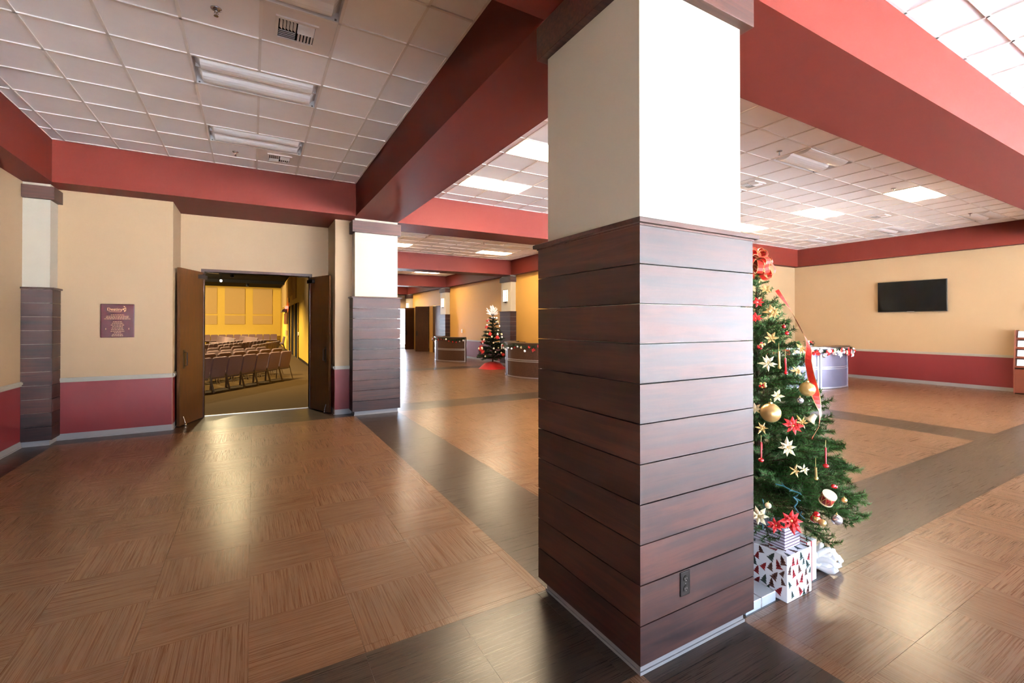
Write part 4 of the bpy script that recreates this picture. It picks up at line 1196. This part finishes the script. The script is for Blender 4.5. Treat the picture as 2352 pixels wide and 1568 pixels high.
poinsettia(*P(1.868, 1.14, 1.141), 0.055, 'gold_leaf', 'gold flower just under the red bow on the near tree')
poinsettia(*P(1.835, 1.146, 1.085), 0.055, 'red_petal', 'red and white star flower at the column edge high on the near tree', 'white_gloss', n=5)
poinsettia(*P(1.849, 1.103, 1.044), 0.075, 'gold_leaf', 'wide gold flower on the near tree where the ribbon begins')
poinsettia(*P(1.809, 1.137, 1.020), 0.055, 'red_petal', 'red flower at the column edge below the wide gold flower')
berries(*P(1.778, 1.095, 0.913), 0.011, 16, ['red_gloss', 'red_gloss', 'gold'], 'large cluster of red and gold berries at the column edge on the near tree', 4)
poinsettia(*P(1.807, 1.081, 0.94), 0.06, 'gold_leaf', 'gold leaf spray above the cluster of red berries', n=4)
poinsettia(*P(1.764, 1.066, 0.845), 0.075, 'cream_petal', 'pale gold star flower below the berry cluster on the near tree', n=6, w=0.22)
poinsettia(*P(1.829, 1.004, 0.818), 0.05, 'gold_leaf', 'gold flower near the ribbon in the middle of the near tree', n=4)
poinsettia(*P(1.887, 1.024, 0.90), 0.05, 'gold_leaf', 'gold flower touching the ribbon by the silver desk', n=4)
berries(*P(1.725, 1.058, 0.76), 0.011, 9, ['red_gloss', 'gold'], 'small cluster of red berries at the column edge above the large gold bauble', 6)
poinsettia(*P(1.739, 1.019, 0.726), 0.055, 'cream_petal', 'cream flower just above the large gold bauble', n=4)
bauble(*P(1.833, 0.971, 0.753, 0.03), 0.048, 'gold', 'shiny gold bauble behind the hanging ribbon')
bauble(*P(1.796, 0.972, 0.712), 0.022, 'silver_ball', 'small silver bauble below the ribbon bauble')
bauble(*P(1.861, 1.069, 0.989), 0.014, 'red_gloss', 'tiny red bauble high on the near tree, upper of two')
bauble(*P(1.862, 1.058, 0.962), 0.014, 'red_gloss', 'tiny red bauble high on the near tree, lower of two')
bauble(*P(1.705, 1.021, 0.668, 0.035), 0.062, 'gold', 'large matte gold bauble in the middle of the near tree')
poinsettia(*P(1.739, 0.965, 0.625), 0.075, 'red_petal', 'red poinsettia just right of the large gold bauble')
poinsettia(*P(1.766, 0.95, 0.636), 0.06, 'gold_leaf', 'gold leaf spray behind the red poinsettia beside the large bauble', n=4, w=0.2)
poinsettia(*P(1.695, 0.96, 0.554, 0.03), 0.075, 'cream_petal', 'cream star flower in the middle of the near tree', n=6, w=0.26)
poinsettia(*P(1.684, 0.927, 0.479), 0.05, 'gold_leaf', 'gold leaf pick below the cream star flower', n=3, w=0.2)
poinsettia(*P(1.708, 0.911, 0.485), 0.05, 'cream_petal', 'pale leaf pick below the cream star flower', n=3, w=0.25)
poinsettia(*P(1.67, 1.029, 0.61), 0.055, 'gold_leaf', 'gold leaf spray at the column edge below the large bauble', n=4, w=0.2)
poinsettia(*P(1.682, 1.06, 0.677), 0.055, 'cream_petal', 'cream flower half hidden by the column beside the large bauble', n=5)
berries(*P(1.777, 0.849, 0.43), 0.012, 4, ['red_gloss'], 'small red berry pick at the outer edge low on the near tree', 9)
bauble(*P(1.788, 0.826, 0.39), 0.016, 'gold', 'small gold bauble at the outer edge low on the near tree')
poinsettia(*P(1.616, 0.903, 0.33, 0.03), 0.09, 'red_petal', 'large red poinsettia above the wrapped gifts')
berries(*P(1.677, 0.856, 0.338, 0.03), 0.019, 8, ['red_gloss', 'red_gloss', 'gold'], 'bunch of red and gold balls low on the near tree', 12)
bauble(*P(1.734, 0.822, 0.336), 0.03, 'silver_ball', 'silver bauble low on the near tree beside the ball bunch')
poinsettia(*P(1.561, 0.974, 0.33, 0.03), 0.075, 'cream_petal', 'cream flower half hidden by the column above the gifts', n=5)
poinsettia(*P(1.583, 0.93, 0.308), 0.06, 'red_petal', 'dark red flower left of the large poinsettia above the gifts', n=5)
bauble(*P(1.589, 0.958, 0.364), 0.018, 'cream_petal', 'small cream bauble beside the blue-green light string')
# hanging novelty ornaments
def note(x, y, z, label):
    r = empty('music_note', (x * U, y * U, z * U), radians(25)); tag(r, label, 'ornament', 'red music note ornaments')
    MB().tube([(0.012, 0, -.055), (0.012, 0, .055)], .005, 8).build('note_stem', 'red_gloss', r)
    h = MB().ball((0, 0, 0), .018, 12, 8, sz=.75).build('note_head', 'red_gloss', r, True); h.location = (-.002, 0, -.056)
    MB().tube([(0.012, 0, .052), (0.034, 0, .03), (0.04, 0, .005), (0.03, 0, -.018)], [.006, .006, .005, .003], 8).build('note_flag', 'red_gloss', r)
    MB().tube([(0.012, 0, .055), (0.012, 0, .10)], .0012, 5).build('hanger', 'gold', r)
note(*P(1.639, 1.013, 0.535, 0.03), 'red music note ornament at the column edge on the near tree')
note(*P(1.791, 0.888, 0.525, 0.03), 'red music note ornament at the outer edge of the near tree')
def stick(x, y, z, mt, L, label):
    r = empty('stick_ornament', (x * U, y * U, z * U), 0.3); tag(r, label, 'ornament', 'stick ornaments')
    MB().tube([(0, 0, L / 2), (.006, 0, 0), (.014, 0, -L / 2)], .007, 8).build('stick', mt, r)
    MB().ball((.015, 0, -L / 2), .012, 10, 6).build('stick_end', mt, r, True)
    MB().tube([(0, 0, L / 2), (0, 0, L / 2 + .06)], .0012, 5).build('hanger', 'gold', r)
stick(*P(1.802, 1.029, 0.839, 0.03), 'red_gloss', 0.10, 'red stick ornament hanging left of the ribbon')
stick(*P(1.80, 1.05, 0.86, 0.03), 'gold', 0.11, 'gold stick ornament hanging beside the pale star flower')
stick(*P(1.736, 0.89, 0.475, 0.03), 'gold', 0.07, 'thin gold stick ornament low in the near tree')
def drum(x, y, z, label):
    r = empty('drum_ornament', (x * U, y * U, z * U)); r.rotation_euler = (0.5, -0.3, 0); tag(r, label, 'ornament')
    MB().lathe([(.036, -.028), (.036, .028)], 20).build('drum_shell', 'drum_red', r, True)
    MB().lathe([(.039, .026), (.039, .034)], 20).build('drum_head', 'cream_petal', r); MB().lathe([(.039, -.034), (.039, -.026)], 20).build('drum_rim', 'cream_petal', r)
    c = MB(); n = 8
    for k in range(n):
        a, b = 2 * pi * k / n, 2 * pi * (k + .5) / n
        c.tube([(.0375 * cos(a), .0375 * sin(a), .026), (.0375 * cos(b), .0375 * sin(b), -.026)], .0015, 4); c.tube([(.0375 * cos(b), .0375 * sin(b), -.026), (.0375 * cos(a + 2 * pi / n), .0375 * sin(a + 2 * pi / n), .026)], .0015, 4)
    c.build('drum_cord', 'gold', r)
drum(*P(1.734, 0.852, 0.40, 0.03), 'cream-topped red toy drum ornament low on the near tree')
def bell(x, y, z, mt, label):
    r = empty('bell_ornament', (x * U, y * U, z * U)); r.rotation_euler = (0.4, 0.5, 0); tag(r, label, 'ornament')
    MB().lathe([(.004, .034), (.014, .030), (.018, .015), (.022, -.005), (.034, -.024)], 18).build('bell_body', mt, r, True)
    MB().ball((0, 0, -.026), .008, 8, 5).build('clapper', 'gold', r)
bell(*P(1.801, 0.938, 0.651, 0.03), 'cream_petal', 'cream bell ornament by the lower end of the ribbon')

# ribbon bow and streamer
def ribbon(pts, width, name, parent, up=None, twist=None):
    """strip with gold edges; pts in metres"""
    m = MB(); n = len(pts); pts = [Vector(p) for p in pts]
    for i, p in enumerate(pts):
        a, c = pts[max(0, i - 1)], pts[min(n - 1, i + 1)]
        t = (c - a).normalized()
        s = (up if up is not None else Vector((1, 0.6, 0))).copy()
        s = (s - t * s.dot(t))
        s = s.normalized() if s.length > 1e-5 else t.orthogonal().normalized()
        if twist: s = Quaternion(t, twist[i]) @ s
        w = width[i] if isinstance(width, list) else width
        for f in (-.5, -.42, .42, .5): m.v.append(tuple(p + s * (w * f)))
    for i in range(n - 1):
        for k in range(3): m.face((4 * i + k, 4 * i + k + 1, 4 * i + 5 + k, 4 * i + 4 + k), 1 if k != 1 else 0)
    m.mats = ['ribbon_red', 'gold_leaf']
    o = place(m.mesh(name), name, parent)
    sm = o.modifiers.new('thickness', 'SOLIDIFY'); sm.thickness = 0.0012
    return o
bow = empty('ribbon_bow', (1.905 * U, 1.19 * U, 1.262 * U)); tag(bow, 'big red ribbon bow with gold edges on top of the near tree', 'bow')
rnd = random.Random(8)
for k in range(24):
    q = 2 * pi * k / 24 * 1.0 + rnd.uniform(-.25, .25); el = rnd.uniform(-.9, 1.15)
    d = Vector((cos(q) * cos(el), sin(q) * cos(el), sin(el))); s = d.cross(Vector((0, 0, 1)) + Vector((rnd.uniform(-.4, .4), rnd.uniform(-.4, .4), 0))).normalized()
    b = d.cross(s); R_ = rnd.uniform(.10, .155)
    pts = [d * (R_ * .5 - R_ * .5 * cos(2 * pi * t / 14)) + b * (R_ * .34 * sin(2 * pi * t / 14)) for t in range(15)]
    ribbon(pts, 0.042, 'bow_loop', bow, s)
MB().ball((0, 0, 0), .028, 10, 6).build('bow_knot', 'ribbon_red', bow, True)
st = [(1.887, 1.116, 1.138), (1.893, 1.097, 1.100), (1.902, 1.079, 1.062), (1.906, 1.056, 1.012), (1.912, 1.037, .967), (1.912, 1.020, .931), (1.900, 1.006, .896), (1.874, .993, .854), (1.858, .974, .804), (1.846, .956, .756), (1.838, .942, .716), (1.828, .925, .671), (1.798, .914, .625), (1.762, .916, .588)]
st = [tuple(c * U for c in out_pt(*p, 0.03)) for p in st]
fine = []
for i in range(len(st) - 1):
    for k in range(3): fine.append(Vector(st[i]).lerp(Vector(st[i + 1]), k / 3))
fine.append(Vector(st[-1]))
rb = empty('ribbon_streamer', tuple(fine[0])); tag(rb, 'red and gold ribbon streamer hanging down the edge of the near tree', 'ribbon')
tw = []; wd = []
for i in range(len(fine)):
    t = i / (len(fine) - 1)
    tw.append(1.2 * sin(t * 9.0 + 2.4)); wd.append(0.028 + 0.024 * max(0, sin((t - .42) * pi / .48)) if t > .42 else 0.028)
ribbon([f - fine[0] for f in fine], wd, 'ribbon_strip', rb, Vector((0.86, -0.5, 0)), tw)
# light string
def wire(pts, r, mt, label, bulbs=True):
    pts = [Vector([c * U for c in out_pt(*p, 0.02)]) for p in pts]
    e = empty('light_string', tuple(pts[0])); tag(e, label, 'light string', 'string lights on the near tree')
    MB().tube([tuple(p - pts[0]) for p in pts], r, 6).build('wire', mt, e)
    for p in pts[1:-1]:
        MB().tube([tuple(p - pts[0]), tuple(p - pts[0] + Vector((random.uniform(-.03, .03), random.uniform(-.03, .03), random.uniform(-.03, .03))))], [.005, .003], 6).build('bulb_socket', mt, e)
wire([(1.628, .956, .432), (1.643, .936, .427), (1.654, .919, .417), (1.671, .900, .410), (1.66, .905, .40), (1.651, .909, .395), (1.655, .899, .384), (1.642, .902, .368), (1.645, .886, .346), (1.651, .874, .334)], .004, 'wire_green', 'blue-green light string branching across the lower near tree')
wire([(1.585, .975, .38), (1.578, .962, .349), (1.565, .963, .324), (1.553, .954, .29)], .0035, 'wire_green', 'blue-green light string hanging at the column edge above the gifts')

# ------------------------------------------------------------------ gifts under the tree
def gift(x0, x1, y0, y1, z0, z1, mt, label, name='gift_box'):
    r = empty(name, ((x0 + x1) / 2 * U, (y0 + y1) / 2 * U, z0 * U)); tag(r, label, 'gift', 'gifts under the tree')
    w, d, h = (x1 - x0) / 2 * U, (y1 - y0) / 2 * U, (z1 - z0) * U
    bevel(MB().box(-w, w, -d, d, 0, h).build('box', mt, r), .004)
    return r, w, d, h
r, w, d, h = gift(1.663, 1.823, 0.931, 1.10, 0.0, 0.166, 'paper_white', 'white gift box printed with little red and brown fir trees')
m = MB(); rnd = random.Random(12); placed = {}
def fir(face, u, v, s, rot, mi):
    tri = []
    for k in range(3):
        b0 = -0.5 + 0.28 * k; w_ = 0.42 - .1 * k
        tri.append([(-w_, b0), (w_, b0), (0, b0 + 0.5)])
    for t in tri:
        b = len(m.v)
        for a, c in t:
            p, q = u + s * (a * cos(rot) - c * sin(rot)), v + s * (a * sin(rot) + c * cos(rot))
            if face == 'f': m.v.append((max(-w, min(w, p)), -d - .0006, max(.001, min(h, q))))
            elif face == 'l': m.v.append((-w - .0006, max(-d, min(d, p)), max(.001, min(h, q))))
            else: m.v.append((max(-w, min(w, p)), max(-d, min(d, q)), h + .0006))
        m.face((b, b + 1, b + 2) if face != 'l' else (b, b + 2, b + 1), mi)
for face, du, v0, v1 in (('f', w, .02, h - .02), ('l', d, .02, h - .02), ('t', w, -d, d)):
    pts = []
    for _ in range(400):
        u, v = rnd.uniform(-du + .02, du - .02), rnd.uniform(v0, v1)
        if all(hypot(u - a, v - b) > .047 for a, b in pts):
            pts.append((u, v)); fir(face, u, v, rnd.uniform(.042, .062), rnd.choice([0, .25, -.3, .5]), rnd.randrange(3))
m.mats = ['print_red', 'print_brown', 'print_green']
o = place(m.mesh('fir_print'), 'fir_print', r); o['kind'] = 'stuff'
r, w, d, h = gift(1.70, 1.80, 0.96, 1.09, 0.168, 0.245, 'stripe_paper', 'small plum striped gift on top of the fir tree gift')
for k in range(6): MB().box(-w - .001, w + .001, -d - .001, d + .001, .012 + k * .02, .018 + k * .02).build('stripe', 'stripe_plum', r)
r, w, d, h = gift(1.832, 1.925, 0.965, 1.12, 0.0, 0.155, 'paper_white', 'narrow white gift with red dotted bands behind the fir tree gift')
for k in range(2): MB().box(-w * .5 + k * w * .7 - .008, -w * .5 + k * w * .7 + .008, -d - .001, d + .001, 0.001, h + .001).build('band', 'print_red', r)
r, w, d, h = gift(1.47, 1.645, 0.962, 1.12, 0.0, 0.036, 'silver_paper', 'flat silver wrapped gift on the floor against the column')
MB().box(-.006, .006, -d - .001, d + .001, 0.0005, h + .001).build('band', 'silver_ball', r)
bowg = empty('gift_bow', (2.0 * U, 1.0 * U, 0.0)); tag(bowg, 'puffy white ribbon bow on the floor right of the gifts', 'bow')
for k, (q, el, R_) in enumerate(((0.2, 0.75, .15), (-0.5, 0.15, .17), (2.6, 0.8, .14), (1.3, .6, .13), (-1.6, .35, .13), (-1.0, 0.9, .15))):
    d_ = Vector((cos(q) * cos(el), sin(q) * cos(el), sin(el))); s = d_.cross(Vector((0, 0, 1))).normalized(); b = d_.cross(s)
    pts = [Vector((0, 0, .035)) + d_ * (R_ * .5 - R_ * .5 * cos(2 * pi * t / 12)) + b * (R_ * .28 * sin(2 * pi * t / 12)) for t in range(12)]
    mm = MB(); mm.tube([tuple((p.x, p.y, max(.024, p.z))) for p in pts], .02, 8, closed=True); mm.build('bow_loop', 'white_gloss', bowg, True)
MB().ball((0, 0, .035), .03, 10, 6).build('bow_knot', 'white_gloss', bowg, True)

# ------------------------------------------------------------------ dress the distant tree
FX, FY = 4.66, 9.05
rnd = random.Random(31)
sk = MB(); n = 28; prof = []
for k in range(n):
    a = 2 * pi * k / n; rr_ = 0.52 + 0.03 * sin(5 * a)
    prof.append((rr_ * cos(a), rr_ * sin(a)))
b = len(sk.v)
sk.v += [(x, y, 0.004) for x, y in prof] + [(x * .62, y * .62, 0.20 + .02 * sin(k)) for k, (x, y) in enumerate(prof)] + [(x * .18, y * .18, 0.27) for x, y in prof]
for l in range(2):
    for k in range(n): sk.face((l * n + k, l * n + (k + 1) % n, (l + 1) * n + (k + 1) % n, (l + 1) * n + k))
r = sk.build('tree_skirt', 'skirt_red', None, True); r.location = (FX * U, FY * U, 0); tag(r, 'bright red cloth skirt around the foot of the distant tree', 'tree skirt')
def cone_pt(az, z): 
    rad = (0.66 * (2.28 - z) / (2.28 - 0.42) + 0.05) / U
    return FX + cos(az) * rad, FY + sin(az) * rad, z / U
cam_az = math.atan2(-FY, -FX)
for k in range(9):
    az = cam_az + rnd.uniform(-1.2, 1.2); z = (1.86, 1.62, 1.35, 1.22, 1.05, .86, .68, .58, .75)[k]
    poinsettia(*cone_pt(az, z), 0.115, 'red_petal', 'large red poinsettia on the distant tree', axis=(FX, FY), group='poinsettias on the distant tree')
for k in range(34):
    az = cam_az + rnd.uniform(-1.4, 1.4); z = rnd.uniform(.5, 2.0)
    bauble(*cone_pt(az, z), rnd.uniform(.026, .042), rnd.choice(['white_gloss', 'silver_ball', 'cream_petal', 'white_gloss']), 'pale bauble on the distant tree', group='pale baubles on the distant tree')
tp = empty('tree_topper', (FX * U, FY * U, 2.08)); tag(tp, 'feathery silver white topper on the distant tree', 'tree topper')
m = MB()
for k in range(90):
    q = rnd.uniform(0, 2 * pi); el = rnd.uniform(.1, 1.45); L = rnd.uniform(.16, .36) * (0.65 + .5 * sin(el))
    d_ = Vector((cos(q) * cos(el), sin(q) * cos(el), sin(el)))
    m.tube([(0, 0, 0), tuple(d_ * L)], [.006, .010], 4)
m = m.build('topper_sprays', 'white_gloss', tp); m['kind'] = 'stuff'
